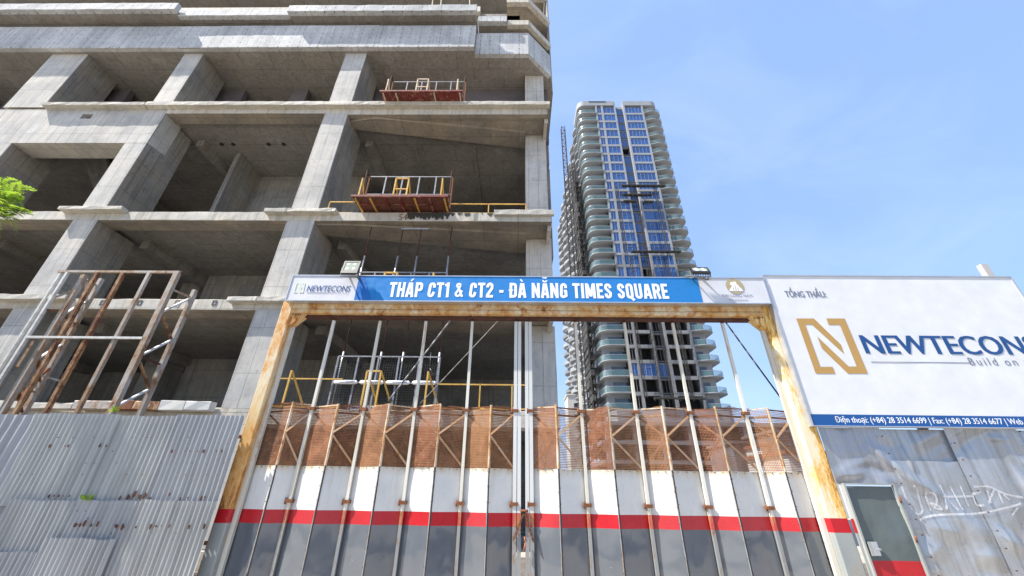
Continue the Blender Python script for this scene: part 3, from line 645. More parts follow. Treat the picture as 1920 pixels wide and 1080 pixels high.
platform(714, 866, 173, zLB + 0.27, 0, 'red loading platform with pale rails on the upper ledge, nearer the top of the photo')
platform(661, 838, 370, zC + 0.12, 0, 'rusty red loading platform with bright yellow brackets on the middle slab edge')
for (zs, px0, px1, ya, lab, cage) in ((zD, 668, 838, 520, 'grey and yellow platform frame with tall props standing just above the banner', False), (zE, 619, 818, 740, 'meshed platform cage with white padded strips seen through the open gate top', True)):
    z = zs; D_ = F + 0.25; x0, x1 = PX(px0, ya, D_), PX(px1, ya, D_)
    T = thing('loading_platform', ((x0 + x1) / 2, D_, z), lab, 'loading platform', 'loading platforms on the slab edges'); h = 1.45 if not cage else 2.0
    ceil = (zCb if not cage else zDb) - 0.1
    for k in range(6):
        x = x0 + (x1 - x0) * k / 5; b = MB(); b.bar((x, D_, z), (x, D_, z + h), .06); b.build('post', M['steel'], T)
    b = MB(); b.bar((x0, D_, z + h), (x1, D_, z + h), .05); b.build('rail', M['steel'], T)
    b = MB(); b.bar((x0, D_, z + h * .5), (x1, D_, z + h * .5), .04); b.build('rail', M['steel'], T)
    for fx in (0.02, 0.4, 0.62, 0.98):
        x = x0 + (x1 - x0) * fx; b = MB(); b.tube((x, D_ + .1, z), (x + .03, D_ + .1, z + (ceil - z) * .6), .04, .04); b.build('prop', M['alu'], T)
        b = MB(); b.tube((x + .03, D_ + .1, z + (ceil - z) * .6 + .002), (x + .05, D_ + .1, ceil), .025, .025); b.build('prop', M['dkrust'], T)
    b = MB(); b.bar((x0 + (x1 - x0) * .4, D_ + .05, ceil - .12), (x0 + (x1 - x0) * .72, D_ + .05, ceil - .12), .05); b.build('rail', M['alu'], T)
    for fx, w in ((-.35, 0), (.36, .5), (.93, 0)) if cage else ((.36, .5), (.88, 0)):
        x = x0 + (x1 - x0) * fx; hh = 1.15 if not cage else 1.3
        b = MB(); b.bar((x, D_ - .5, z), (x, D_ - .5, z + hh), .06); b.bar((x, D_ - .5, z + hh), (x + .35, D_ + .2, z + .2), .05)
        if w: b.bar((x + w, D_ - .5, z), (x + w, D_ - .5, z + hh), .06); b.bar((x, D_ - .5, z + hh), (x + w, D_ - .5, z + hh), .06); b.bar((x + w, D_ - .5, z + hh), (x + w + .35, D_ + .2, z + .2), .05)
        b.build('side_bracket', M['yellow'], T)
    if cage:
        b = MB(); n = 44
        for i in range(n + 1): x = x0 + (x1 - x0) * i / n; b.bar((x, D_ + .03, z + .1), (x, D_ + .03, z + h - .05), .012)
        for i in range(20): zz = z + .1 + (h - .15) * i / 20; b.bar((x0, D_ + .03, zz), (x1, D_ + .03, zz), .012)
        tag(b.build('wire_mesh', M['scaff'], T), kind='stuff')
        for i in range(4):
            a = x0 + (x1 - x0) * i / 4 + .05; c = x0 + (x1 - x0) * (i + 1) / 4 - .05; b = MB(); zc = z + 1.0
            b.tube((a + .05, D_ - .06, zc), (c - .05, D_ - .06, zc), .075, .075, 10); b.tube((a, D_ - .06, zc), (a + .05, D_ - .06, zc), .04, .075, 10); b.tube((c - .05, D_ - .06, zc), (c, D_ - .06, zc), .075, .04, 10)
            pad = b.build('padded_strip', M['letter'], T)
            lettering('NEWTECONS', a + .25, c - .12, zc - .028, zc + .028, D_ - .137, M['navy'], pad, 0.01)
# yellow edge rails
def edge_rail(pts, zs, mat, label, posts, hts=(1.0,), y=F + 0.15, name='guard_rail', cat='guard rail'):
    x0, x1 = pts; T = thing(name, ((x0 + x1) / 2, y, zs), label, cat, 'guard rails along the slab edges' if cat == 'guard rail' else None)
    for h in hts: b = MB(); b.bar((x0, y, zs + h), (x1, y, zs + h), .045); b.build('rail', mat, T)
    for x in posts: b = MB(); b.bar((x, y, zs), (x, y, zs + max(hts)), .045); b.build('post', mat, T)
x_ = lambda p, y: PX(p, y, F + 0.15)
edge_rail((x_(845, 390), x_(987, 390)), zC, M['yellow'], 'yellow guard rail to the right of the middle red platform', (x_(916, 390), x_(986, 390)), (0.08, 0.62))
edge_rail((x_(617, 385), x_(664, 385)), zC, M['yellow'], 'short yellow guard rail to the left of the middle red platform', (x_(617, 385),), (0.08, 0.72))
edge_rail((x_(868, 188), x_(982, 188)), zLB + 0.2, M['palerail'], 'pale guard rail to the right of the uppermost red platform', (x_(890, 188), x_(926, 188), x_(980, 188)), (0.22,))
edge_rail((x_(672, 186), x_(716, 186)), zLB + 0.2, M['palerail'], 'short pale guard rail to the left of the uppermost red platform', (x_(672, 186),), (0.3,))
edge_rail((x_(820, 728), x_(985, 728)), zE, M['yellow'], 'thin yellow guard rail behind the middle of the gate opening', (x_(900, 728), x_(960, 728)), (0.1, 0.95))
edge_rail((x_(512, 722), x_(640, 722)), zE, M['yellow'], 'yellow guard rail behind the left end of the gate opening', (x_(514, 722), x_(600, 722)), (0.1, 1.1))
edge_rail((PX(803, 33, 14.0), PX(831, 33, 14.0)), zA1, M['redtray'], 'small red steel frame standing above the pale fascia band', (PX(804, 33, 14.0), PX(830, 33, 14.0)), (0.72,), 14.0, 'hoisting_frame', 'steel frame')
for i, (a, c) in enumerate(((812, 0), (829, 0), (884, 0))):
    T = MB(); x = PX(a, 5, 13.6); T.bar((x, 13.6, zt3 - 0.2), (x - 0.1 - .05 * i, 13.7, zt3 + 2.4), .06); tag(T.build('scaffold_pole', M['palerail']), ('pale yellow pole sticking up from the top parapet, leftmost of three', 'pale yellow pole sticking up from the top parapet, middle one of three', 'pale yellow pole at the right end of the top parapet')[i], 'pole', 'poles on the top parapet')
# ================================================================== FINISHED TOWER
TD = 78.0
def tx(cxp, y=298): return PX(1020 + cxp / 3.6, y, TD)
xa, xb = tx(262), tx(392)               # left balcony, wall strip
w1a, w1b = tx(402), tx(434); w2a, w2b = tx(447), tx(530); w3a, w3b = tx(540), tx(597); w4a, w4b = tx(609), tx(731)
xc, xd = tx(742), tx(850)
ztop = PZ(191, TD, 1150); FH = 0.0421 * TD
z0f = PZ(206, TD, 1150)                  # floor 0 window centre line (top floor)
NF = 27
T = thing('residential_tower', ((xa + xd) / 2, TD, 0), 'tall white tower with blue windows and curved glass balconies right of the concrete frame', 'building')
zw = [z0f - FH * i for i in range(NF)]
def pier(x0, x1, y0, y1, z0, z1, m='t_white', name='pier'):
    if name == 'pier':
        zm = zw[15] - FH / 2; b = MB(); b.box(x0, x1, y0, y1, z0, zm); b.build(name, M['t_raw'], T); z0 = zm + .002
    b = MB(); b.box(x0, x1, y0, y1, z0, z1); return b.build(name, M[m], T)
zbot = zw[-1] - FH * 0.5
DEP = 62
pier(xb, w1a, TD, TD + 1, zbot, ztop); pier(w1b, w2a, TD, TD + 1, zbot, ztop); pier(w2b, w3a, TD, TD + 2.2, zbot, ztop)
pier(w3b, w4a, TD, TD + 2.2, zbot, ztop); pier(w4b, xc, TD, TD + 1, zbot, ztop)
WH = FH * 0.79
gl = {}
def win(x0, x1, zc, y, glazed, nm, h=WH):
    """frame with mullions (part) and a pane (sub-part)"""
    key = (round(x1 - x0, 2), glazed, nm, round(h, 2)); loc = Vector(((x0 + x1) / 2, y, zc - h / 2))
    if key in gl:
        fr, pn = gl[key]; c = fr.copy(); c.name = 'window'; link(c, T, loc)
        if pn: p = pn.copy(); p.name = 'pane'; link(p, c, loc + Vector((0, 0.1, 0)))
        return
    b = MB(); t = 0.05
    b.box(x0, x1, y, y + .12, zc - h / 2, zc - h / 2 + t); b.box(x0, x1, y, y + .12, zc + h / 2 - t, zc + h / 2)
    b.box(x0, x0 + t, y, y + .12, zc - h / 2 + t, zc + h / 2 - t); b.box(x1 - t, x1, y, y + .12, zc - h / 2 + t, zc + h / 2 - t)
    if glazed or nm < 3:
        for k in range(1, nm): x = x0 + (x1 - x0) * k / nm; b.box(x - .025, x + .025, y, y + .12, zc - h / 2 + t, zc + h / 2 - t)
        if glazed and nm > 2: b.box(x0 + (x1-x0) / nm + .04, x0 + 2 * (x1 - x0) / nm - .04, y + .002, y + .118, zc + h * .18, zc + h * .18 + .07)
    f = b.build('window', M['t_frame'] if glazed else M['t_grey'], T, loc); p = None
    if glazed:
        b = MB(); b.box(x0 + t + .002, x1 - t - .002, y + .1, y + .115, zc - h / 2 + t + .002, zc + h / 2 - t - .002); p = b.build('pane', M['t_glass'], f, loc + Vector((0, 0.1, 0)))
    gl[key] = (f, p)
def arc_outline(cx_, cy_, r, a0, a1, n=8): return [(cx_ + r * math.cos(R(a0 + (a1 - a0) * i / n)), cy_ + r * math.sin(R(a0 + (a1 - a0) * i / n))) for i in range(n + 1)]
balL = [(xb, TD + 3)] + [(xb, TD - 0.25)] + arc_outline(xa + 2.0, TD + 1.95, 2.2, 270, 180) + [(xa - 0.2, TD + 6)]
balR = [(xc, TD + 3), (xc, TD - 0.3)] + [(xc + (xd - xc) * t, TD - 0.3 - 0.5 * math.sin(t * math.pi) ** 2) for t in (0.15, 0.3, 0.45, 0.6)] + arc_outline(xd - 1.3, TD + 1.5, 2.0, 285, 360) + [(xd + 0.7, TD + 5)]
def rail_mesh(out, z, h, skip=1):
    b = MB(); pts = out[skip:]
    for i in range(len(pts) - 1):
        a = Vector((*pts[i], 0)); c = Vector((*pts[i + 1], 0))
        d = (c - a).normalized(); nrm = Vector((d.y, -d.x, 0)) * 0.02; a = a * 1.0; 
        p = [(a + nrm), (c + nrm), (c - nrm), (a - nrm)]
        b.add([(q.x, q.y, z) for q in p] + [(q.x, q.y, z + h) for q in p], [(3,2,1,0),(4,5,6,7),(0,1,5,4),(1,2,6,5),(2,3,7,6),(3,0,4,7)])
    return b
protoL = {}
for i, zc in enumerate(zw):
    glazed = i < 19 or i == 25 - 1
    zs = zc - FH * 0.5                                   # slab under this storey
    if i == 0:
        for nm_, out in (('balcony', balL), ('balcony', balR)):
            b = MB(); b.prism(out, zs + .16, zs + .32); o = b.build('balcony', M['t_white'], T); protoL[out is balL] = o
            ox = sum(p[0] for p in out) / len(out); oy = sum(p[1] for p in out) / len(out); q = [(ox + (p[0] - ox) * 0.97, oy + (p[1] - oy) * 0.97) for p in out]
            r_ = rail_mesh(q, zs + .32, 1.05); g_ = r_.build('balcony_glass', M['t_rail'], o); protoL[(out is balL, 'g')] = g_
            b = MB(); qq = q[1:]
            for k in range(len(qq) - 1): b.bar((qq[k][0], qq[k][1], zs + 1.40), (qq[k+1][0], qq[k+1][1], zs + 1.40), .07, .05)
            rr = b.build('handrail', M['alu'], o); protoL[(out is balL, 'r')] = rr
    else:
        for kk in (True, False):
            o = protoL[kk]; off = Vector((0, 0, -FH * i)); c = copy_part(o, T, WORLD[o.name] + off)
            for q in ('g', 'r'):
                s_ = protoL[(kk, q)]; copy_part(s_, c, WORLD[s_.name] + off)
    # spandrels
    hh = FH - WH
    for (x0, x1, y) in ((w1a, w1b, TD), (w2a, w2b, TD), (w4a, w4b, TD), (w3a, w3b, TD + .7)):
        b = MB(); b.box(x0 + .003, x1 - .003, y + .03, y + .6, zc - WH / 2 - hh, zc - WH / 2 - .003); b.build('spandrel', M['t_grey'] if y != TD else (M['t_raw'] if i > 15 else M['t_white']), T)
    op = (i == 5)
    win(w1a + .003, w1b - .003, zc, TD + .08, glazed or i in (19, 20), 2, WH * 0.9); win(w2a + .003, w2b - .003, zc, TD + .08, glazed, 3)
    if not op: win(w3a + .003, w3b - .003, zc, TD + .78, glazed and i != 17, 2)
    win(w4a + .003, w4b - .003, zc, TD + .08, glazed and i != 24, 5)
    # balcony doors and walls behind the balconies
    m1 = xa + (xb - xa) * 0.40
    b = MB(); b.box(m1, xb - .1, TD + 1.86, TD + 1.95, zs + .32, zs + 2.65); b.build('balcony_door', M['t_glass2'], T)
    m2 = xc + (xd - xc) * 0.50
    b = MB(); b.box(xc + .15, m2, TD + 1.36, TD + 1.45, zs + .32, zs + 2.65); b.build('balcony_door', M['t_glass2'], T)
    b = MB(); b.box(w1a, w4b, TD + .7, TD + 2.9, zs - .05, zs + .2); b.build('floor_slab', M['t_dark'], T)
# walls behind balconies, body
b = MB(); b.box(xa + 0.7, xb, TD + 2, TD + DEP, zbot, ztop - FH * .2); b.build('outer_wall', M['t_white'], T)
b = MB(); b.box(xc, xd - 0.9, TD + 1.5, TD + DEP, zbot, ztop - FH * .2); b.build('outer_wall', M['t_white'], T)
b = MB(); b.box(xb + .05, xc - .05, TD + 3, TD + 3.3, zbot, ztop); b.build('inner_wall', M['t_dark'], T)  # dark sheet behind the windows; the rooms' shade is in its colour
b = MB(); b.box(xb, xc, TD + DEP - .3, TD + DEP, zbot, ztop); b.build('outer_wall', M['t_white'], T)
# crown of the tower
crL = [(w2b, TD + 8), (w2b, TD - 0.05)] + arc_outline(xa + 2.0, TD + 1.95, 2.0, 270, 180) + [(xa, TD + 8)]
crR = [(w4a - .3, TD + 8), (w4a - .3, TD - 0.05)] + arc_outline(xd - 1.9, TD + 1.95, 2.0, 270, 360) + [(xd + .1, TD + 8)]
for o_ in (crL, crR): b = MB(); b.prism(o_, ztop - 1.6, ztop + .3); b.build('roof_parapet', M['t_white'], T)
pier(tx(300, 191), tx(415, 191), TD - .15, TD - .055, ztop - .2, ztop + .1, 't_dark', 'roof_vent')
pier(w2b, w4a - .3, TD + 1.2, TD + 2, ztop - 2.2, ztop - .9, 't_white', 'roof_parapet')
# long side: stacked scalloped balconies receding
for i in range(NF):
    zs = zw[i] - FH * .5; b = MB()
    for k in range(8):
        yc = TD + 7.5 + k * 7.2; out = [(xa + 0.72, yc - 3.2)] + [(xa + .7 - 1.5 * math.sin(t * math.pi) ** .7, yc - 3.2 + 6.0 * t) for t in (0.08, .2, .35, .5, .65, .8, .92)] + [(xa + .72, yc + 2.8)]
        b.prism(out, zs - .1, zs + 1.0 if k % 2 else zs + .3)
    tag(b.build('side_balcony', M['t_grey'] if i % 2 else M['t_white'], T))
# podium floors under the tower (seen through the rusty mesh)
pz = zbot
b = MB(); b.prism([(xb, TD - 1), (xa + 1.5, TD - .8), (xa + .3, TD + 1), (xa + .3, TD + 30), (xd + .4, TD + 30), (xd + .4, TD + .5), (xd - 1, TD - 1)], pz - 2.2, pz - .02); b.build('podium_band', M['t_white'], T)
for k in range(5):
    z1 = pz - 2.2 - k * 3.3
    if z1 < 3: break
    b = MB(); b.box(xa - 2, xd + 14 - k, TD - 1.5, TD + 28, z1 - .7, z1 - .02); b.build('podium_slab', M['t_grey'], T)
    for j in range(8): x = xa - 1 + j * 5.1; b = MB(); b.box(x, x + 1.2, TD - 1.2, TD, z1 - 3.3, z1 - .7); b.build('podium_column', M['t_grey'], T)
b = MB(); b.box(xa - 1, xd + 8, TD + 6, TD + 7, 0, pz - 2.3); b.build('inner_wall', M['far_g'], T)
b = MB(); b.box(xa - 2, xd + 9, TD - 1.5, TD + 26, 0, 1.2); b.build('podium_slab', M['t_grey'], T)
# hoist mast left of the tower
def lattice(b, x, y, z0, z1, w, step, t, dx=0.0):
    n = int((z1 - z0) / step)
    for (i, k) in ((-1, -1), (1, -1), (1, 1), (-1, 1)): b.bar((x + i * w / 2, y + k * w / 2, z0), (x + i * w / 2 + dx, y + k * w / 2, z1), t)
    for q in range(n):
        za, zc_ = z0 + q * step, z0 + (q + 1) * step; s = 1 if q % 2 else -1
        b.bar((x - s * w / 2, y - w / 2, za), (x + s * w / 2, y - w / 2, zc_), t * .7); b.bar((x - w / 2, y - w / 2, zc_), (x + w / 2, y - w / 2, zc_), t * .7); b.bar((x - w / 2, y - s * w / 2, za), (x - w / 2, y + s * w / 2, zc_), t * .7)
HM = P(1063, 350, 90); b = MB(); lattice(b, HM.x, 90, 0, PZ(239, 90, 1059), 1.2, 1.5, .16)
MT = thing('hoist_mast', (HM.x, 90, 0), 'thin dark lattice hoist mast rising beside the left face of the white tower', 'hoist mast'); b.build('mast', M['scaff'], MT)
for k in range(6): z = 20 + k * 14; b = MB(); b.bar((HM.x, 90, z), (xa, 90, z + .5), .15); b.build('wall_tie', M['scaff'], MT)
# scaffold against the near left corner
SC = thing('facade_scaffold', (xa - 1, TD + 4, 0), 'dark dense scaffold with netting climbing the left side of the white tower', 'scaffold')
zs_t = PZ(330, TD + 4, 1090)
b = MB()
for (x, y) in ((xa - 1.5, TD + 4.2), (xa - 1.5, TD + 7), (xa - 1.5, TD + 10)): lattice(b, x, y, 8, zs_t + (8 if y > 84 else 0), .9, 1.6, .16)
b.build('scaffold_frame', M['scaff'], SC)
for i in range(40):
    z = 10 + i * 1.75
    if z > zs_t: break
    b = MB(); y0 = TD + 3 + random.uniform(0, 3); b.box(xa - 2.0, xa - 1.96 + random.uniform(.2, .9), y0, y0 + random.uniform(3, 7), z, z + random.uniform(.8, 1.6)); b.build('net_panel', M['net'] if i % 3 else M['scaff'], SC)
    b = MB(); b.box(xa - 2.05, xa - .9, TD + 3.5, TD + 11, z - .1, z); b.build('walkway', M['scaff'], SC)
# working platforms hung on the front
def climber(label, bars, masts, cat='work platform'):
    x, z = P(*bars[0][:2], TD - 1.3).x, P(*bars[0][:2], TD - 1.3).z
    C = thing('facade_work_platform', (x, TD - 1.3, z), label, cat, 'work platforms on the white tower')
    for (p0, y0, p1, y1) in bars:
        a, c = P(p0, y0, TD - 1.3), P(p1, y1, TD - 1.3); b = MB(); b.box(a.x, c.x, TD - 1.8, TD - .9, a.z - .3, a.z - .05); b.build('deck', M['scaff'], C)
        b = MB(); b.bar((a.x, TD - 1.8, a.z + .6), (c.x, TD - 1.8, a.z + .6), .07)
        n = int((c.x - a.x) / 1.2)
        for k in range(n + 1): xx = a.x + (c.x - a.x) * k / max(1, n); b.bar((xx, TD - 1.8, a.z - .05), (xx, TD - 1.8, a.z + .6), .06); b.bar((xx, TD - 1.75, a.z - .3), (xx, TD - 1.75, a.z - .75), .1)
        b.build('railing', M['scaff'], C)
    for (px, ya, yb_) in masts:
        x = PX(px, yb_, TD - 1.3); b = MB(); lattice(b, x, TD - 1.1, PZ(yb_, TD - 1.3, px), PZ(ya, TD - 1.3, px), .5, 1.1, .075); b.build('mast', M['scaff'], C)
climber('uppermost dark work platforms hung across the blue windows of the white tower', [(1165, 348, 1246, 348), (1167, 365, 1222, 366), (1168, 377, 1192, 377), (1206, 378, 1224, 378)], [(1176, 345, 480), (1213, 345, 480), (1255, 345, 480)])
climber('long dark work platform low on the blue glazing, just above the banner', [(1183, 471, 1276, 474)], [(1200, 480, 600), (1232, 480, 600), (1272, 480, 600)])
climber('lowest dark work platform near the foot of the white tower behind the gate', [(1226, 745, 1322, 745)], [(1212, 600, 745), (1243, 600, 745), (1262, 600, 745), (1300, 600, 745)])
# small houses further off
def house(px0, px1, ytop, D, z0, mat, label, roof=None, wins=((.2, .35, .5, .75),), depth=8, name='far_house'):
    x0, x1 = PX(px0, ytop, D), PX(px1, ytop, D); zt = PZ(ytop, D, (px0 + px1) / 2)
    H = thing(name, ((x0 + x1) / 2, D, 0), label, 'house', 'houses seen through and beside the gate mesh')
    b = MB(); b.box(x0, x1, D, D + depth, 0, zt); b.build('wall', mat, H)
    b = MB(); b.box(x0 - .3, x1 + .3, D - .3, D + depth, zt + .003, zt + .35); b.build('roof', roof or mat, H)
    for (a, c, e, f) in wins:
        b = MB(); xx0, xx1 = x0 + (x1 - x0) * a, x0 + (x1 - x0) * c; zb_, zc_ = max(1, zt - 9) + (zt - max(1, zt - 9)) * e, max(1, zt - 9) + (zt - max(1, zt - 9)) * f
        b.box(xx0, xx1, D - .06, D - .01, zb_, zc_); b.build('window', M['t_glass2'], H)
house(1064, 1086, 741, 120, 0, M['far_w'], 'small white building low against the sky left of the white tower', wins=((.5, .8, .6, .75), (.5, .8, .3, .45)))
house(1372, 1420, 832, 62, 0, M['far_g'], 'dark grey block behind the right mesh panels, left of the stepped white house', wins=((.2, .35, .5, .7), (.6, .75, .5, .7)))
house(1426, 1448, 838, 58, 0, M['far_w'], 'stepped white house with dark windows behind the right mesh panels', M['far_r'], wins=((.1, .5, .6, .8), (.6, .9, .2, .5)))
house(1451, 1492, 811, 56, 0, M['far_g'], 'tall dark brown house behind the last mesh panels of the gate', wins=((.3, .7, .80, .84), (.3, .7, .45, .49)))
house(1476, 1560, 852, 44, 0, M['far_w'], 'white gabled house at the right end behind the gate mesh', M['far_r'], wins=((.12, .2, .5, .65),))
# ================================================================== GATE PORTAL
GY = 7.0; PF = 6.83
zbt = PZ(568, PF, 980); zbb = PZ(589, PF, 980); zr1 = PZ(962, GY, 980); zr0 = PZ(988, GY, 980)
lx0, lx1 = PX(461, 785, PF), PX(485, 785, PF); rx0, rx1 = PX(1493, 780, PF), PX(1526, 780, PF)
G = thing('gate_portal', (0, GY, 0), 'rusty cream steel gate frame of two posts and a crossbeam under the blue banner', 'gate frame')
def post(x0, x1, m, y1=7.06):
    for (z0, z1, mm) in ((-0.02, zr0, 'post_grey'), (zr0 + .001, zr1, 'red'), (zr1 + .001, zbt - .003, m)):
        b = MB(); c = .02
        b.prism([(x0, PF + c), (x0 + c, PF), (x1 - c, PF), (x1, PF + c), (x1, y1), (x0, y1)], z0, z1); b.build('post', M[mm], G)
post(lx0, lx1, 'gate_rust'); post(rx0, rx1, 'gate_yellow')
for x, w in ((lx1 + .003, .07), (rx0 - .073, .07)):
    b = MB(); b.box(x, x + w, PF + .10, PF + .16, 0, zbb - .25); b.build('jamb', M['cream'], G)
b = MB(); zmid = PZ(582, PF, 980)
b.rbox(lx1 + .003, rx0 - .003, PF, PF + .2, zmid + .004, zbt - .003, .4, .004); b.build('crossbeam', M['gate_beam'], G)
b = MB(); b.rbox(lx1 + .003, rx0 - .003, PF - .006, PF + .21, zbb, zmid, .4, .004); b.build('crossbeam_flange', M['gate_beam'], G)
b = MB(); b.box(lx1 + .05, rx0 - .05, GY - .06, GY + .06, zbb - .05, zbb - .003); b.build('sliding_track', M['dkrust'], G)
for s, x in ((1, lx1 + .003), (-1, rx0 - .003)):
    b = MB(); pts = [(x, zbb - .003), (x + s * .26, zbb - .003), (x + s * .22, zbb - .06), (x + s * .05, zbb - .24), (x, zbb - .26)]
    n = len(pts); b.v = [Vector((p[0], PF + .02, p[1])) for p in pts] + [Vector((p[0], PF + .19, p[1])) for p in pts]
    o_ = list(range(n)); b.face(o_ if s < 0 else o_[::-1]); b.face([n + i for i in (o_[::-1] if s < 0 else o_)])
    for i in range(n): k = (i + 1) % n; q = [i, k, n + k, n + i]; b.face(q if s > 0 else q[::-1])
    b.build('gusset', M['gate_rust'] if s > 0 else M['gate_yellow'], G)
    for k in range(4):
        b = MB(); b.tube((x + s * (.04 + .05 * k), PF + .02, zbb - .03 - .004 * k), (x + s * (.04 + .05 * k), PF + .004, zbb - .03 - .004 * k), .012, .012, 6); b.build('bolt', M['dkrust'], G)
# ================================================================== FOLDING GATE LEAVES
zm1 = PZ(763, GY, 980); zm0 = PZ(879, GY, 980); zhang = PZ(604, GY, 980)
VY, RY = GY + .05, GY - .115
def leaf_gate(pxs, label, side):
    LF = thing('folding_gate_leaf', (PX(pxs[5], 900, GY), GY, 0), label, 'folding gate')
    n = len(pxs) - 1; pts = []
    for i, p in enumerate(pxs):
        y = VY if i % 2 == 0 else RY
        pts.append(Vector((PX(p, 900, y), y, 0)))
    scr = MB()
    for i in range(n):
        a, c = pts[i], pts[i + 1]; d = (c - a); Lg = d.length; d.normalize(); nr = Vector((d.y, -d.x, 0))   # faces the street
        if nr.y > 0: nr = -nr
        e = .014; a2, c2 = a + d * e, c - d * e
        tilt = random.uniform(-.012, .012)
        # painted lower sheet
        nz_ = [0.12]; zz = 0.12
        while zz < zm0 - .09: zz += .09; nz_.append(zz)
        nz_ = [z for z in nz_ if min(abs(z - zr0), abs(z - zr1), abs(z - zm0)) > .03] + [zr0, zr1, zm0]; nz_.sort(); nx = 5
        b = MB(); seed = random.uniform(0, 99)
        for z in nz_:
            for k in range(nx + 1):
                t = k / nx; bul = 0.010 * math.sin(math.pi * t) * noise.noise(Vector((seed, z * 1.3, t * 1.5))) * 2 + 0.012 * noise.noise(Vector((seed + t * 1.2, z * 2.2, 3)))
                p = a2 + (c2 - a2) * t + nr * bul; b.v.append(Vector((p.x, p.y + tilt * (z - 1), z)))
        for j in range(len(nz_) - 1):
            zc = (nz_[j] + nz_[j + 1]) / 2; m = 0 if zc < zr0 else (1 if zc < zr1 else 2)
            for k in range(nx): q = j * (nx + 1) + k; b.face([q, q + 1, q + nx + 2, q + nx + 1], m, True)
        o_ = b.build('panel', [M['grey'], M['red'], M['white']], LF)
        # rusty mesh above, slightly dented
        b = MB(); nx2, nz2 = 6, 9; dent = .035 if (side == 'L' and i in (1, 8)) else .012; ztop = zm1 + random.uniform(-.015, .02)
        for j in range(nz2 + 1):
            for k in range(nx2 + 1):
                t, u = k / nx2, j / nz2; p = a2 + (c2 - a2) * t + nr * (.004 + dent * noise.noise(Vector((seed + t * 2.4, u * 2.7, 9))) * math.sin(math.pi * min(1, u * 1.2)))
                b.v.append(Vector((p.x, p.y + tilt * (zm0 - 1), zm0 + .004 + (ztop - zm0) * u + (.03 * math.sin(t * 4 + seed) - .03 * random.random() if j == nz2 else 0))))
        for j in range(nz2):
            for k in range(nx2): q = j * (nx2 + 1) + k; b.face([q, q + 1, q + nx2 + 2, q + nx2 + 1], 0, True)
        mm = 'mesh'
        if side == 'R' and i in (7, 8, 9): mm = 'mesh_open'
        if side == 'R' and i in (1, 3, 4, 5, 6): mm = 'mesh_open'
        if side == 'L' and i in (0, 3, 5, 9): mm = 'mesh_dark'
        b.build('mesh_screen', M[mm], LF)
        b = MB(); b.bar((a2.x, a2.y, ztop - .02), (c2.x, c2.y, ztop - .02 + random.uniform(-.02, .02)), .016, .02); b.bar((a2.x, a2.y + .02, ztop - .14), (c2.x, c2.y + .02, ztop - .14), .02, .03); b.build('top_rail', M['cream_rust'] if random.random() < .5 else M['rust'], LF)
        # frame angles
        for q, w in ((a + d * .009, .012), (c - d * .009, .012)):
            b = MB(); b.bar((q.x, q.y + .004, .1), (q.x, q.y + .004, zm0), .012, w, up=(d.x, d.y, 0)); b.build('stile', M['cable'] if (q - a).length < .1 else M['tube_grey'], LF)
            b = MB(); b.bar((q.x, q.y, zm0 + .002), (q.x, q.y, ztop + .01), .014, w * 2.2, up=(d.x, d.y, 0)); b.build('stile', M['cream_rust'], LF)
        # diagonal brace bars behind the mesh, meeting half way up the ridge
        vv, rr = (a2, c2) if i % 2 == 0 else (c2, a2); off = Vector((0, .03 if i % 2 == 0 else -.022, 0)); zmm = (zm0 + ztop) / 2 + .02
        for (z0, z1) in ((ztop - .12, zmm), (zm0 + .02, zmm - .03)):
            b = MB(); b.bar(Vector((vv.x, vv.y, z0)) + off, Vector((rr.x, rr.y, z1)) + off, .032, .008, up=(0, 1, 0)); b.build('diagonal_brace', M['brace'], LF)
        z = .2
        while z < zm0:
            for q in (a + d * .016, c - d * .016):
                p = q + nr * .012; scr.tube((p.x, p.y + tilt * (z - 1), z), (p.x, p.y - .006, z), .006, .006, 5)
            z += .21 + random.uniform(-.02, .02)
        for t in (.2, .5, .8): p = a2 + (c2 - a2) * t + nr * .008; scr.tube((p.x, p.y + .02, zm0 - .02), (p.x, p.y - .006, zm0 - .02), .006, .006, 5)
    tag(scr.build('screws', M['dkrust'], LF), kind='stuff')
    # hanging tubes at the back folds
    for i in range(0, n + 1, 2):
        p = pts[i]; edge_in = (side == 'L' and i == n) or (side == 'R' and i == 0); jam = (side == 'L' and i == 0) or (side == 'R' and i == n)
        yy = VY - .045
        if jam: continue
        xs = (p.x - .05, p.x + .05) if False else ((p.x + (.018 if side == 'L' else -.018), p.x + (.088 if side == 'L' else -.088)) if edge_in else (p.x,))
        for k, x in enumerate(xs):
            for (z0, z1, mq) in ((.08, zr0, 'tube_grey'), (zr0 + .001, zr1, 'tube_red'), (zr1 + .001, zhang, 'white_tube' if edge_in else 'cream')):
                if edge_in: mq = 'white_tube' if z1 > zr1 else mq
                b = MB(); b.bar((x, yy, z0), (x, yy, z1), .048 if not edge_in else .06); b.build('hanging_tube', M[mq], LF)
            if k == 0:
                b = MB(); b.tube((x, yy, zhang), (x, yy, zhang + .05), .03, .03, 8); b.tube((x, yy, zhang + .05), (x, yy, zbb - .05), .012, .012, 6); b.bar((x - .03, yy, zhang + .06), (x + .03, yy, zhang + .06), .02); b.build('hanger_bolt', M['dkrust'], LF)
        x = xs[0]
        for z in (zm1 - .07, zr1 + .12):
            b = MB(); b.box(x - .055, x + .055, yy - .045, yy + .04, z - .025, z + .025); b.tube((x - .06, yy - .02, z - .045), (x - .06, yy - .02, z + .045), .014, .014, 8); b.build('hinge', M['rust'], LF)
    return LF
leaf_gate([457, 511, 556, 604, 660, 708, 763, 813, 867, 916, 963], 'left leaf of the folding gate, rusty mesh over white, red and slate grey sheets', 'L')
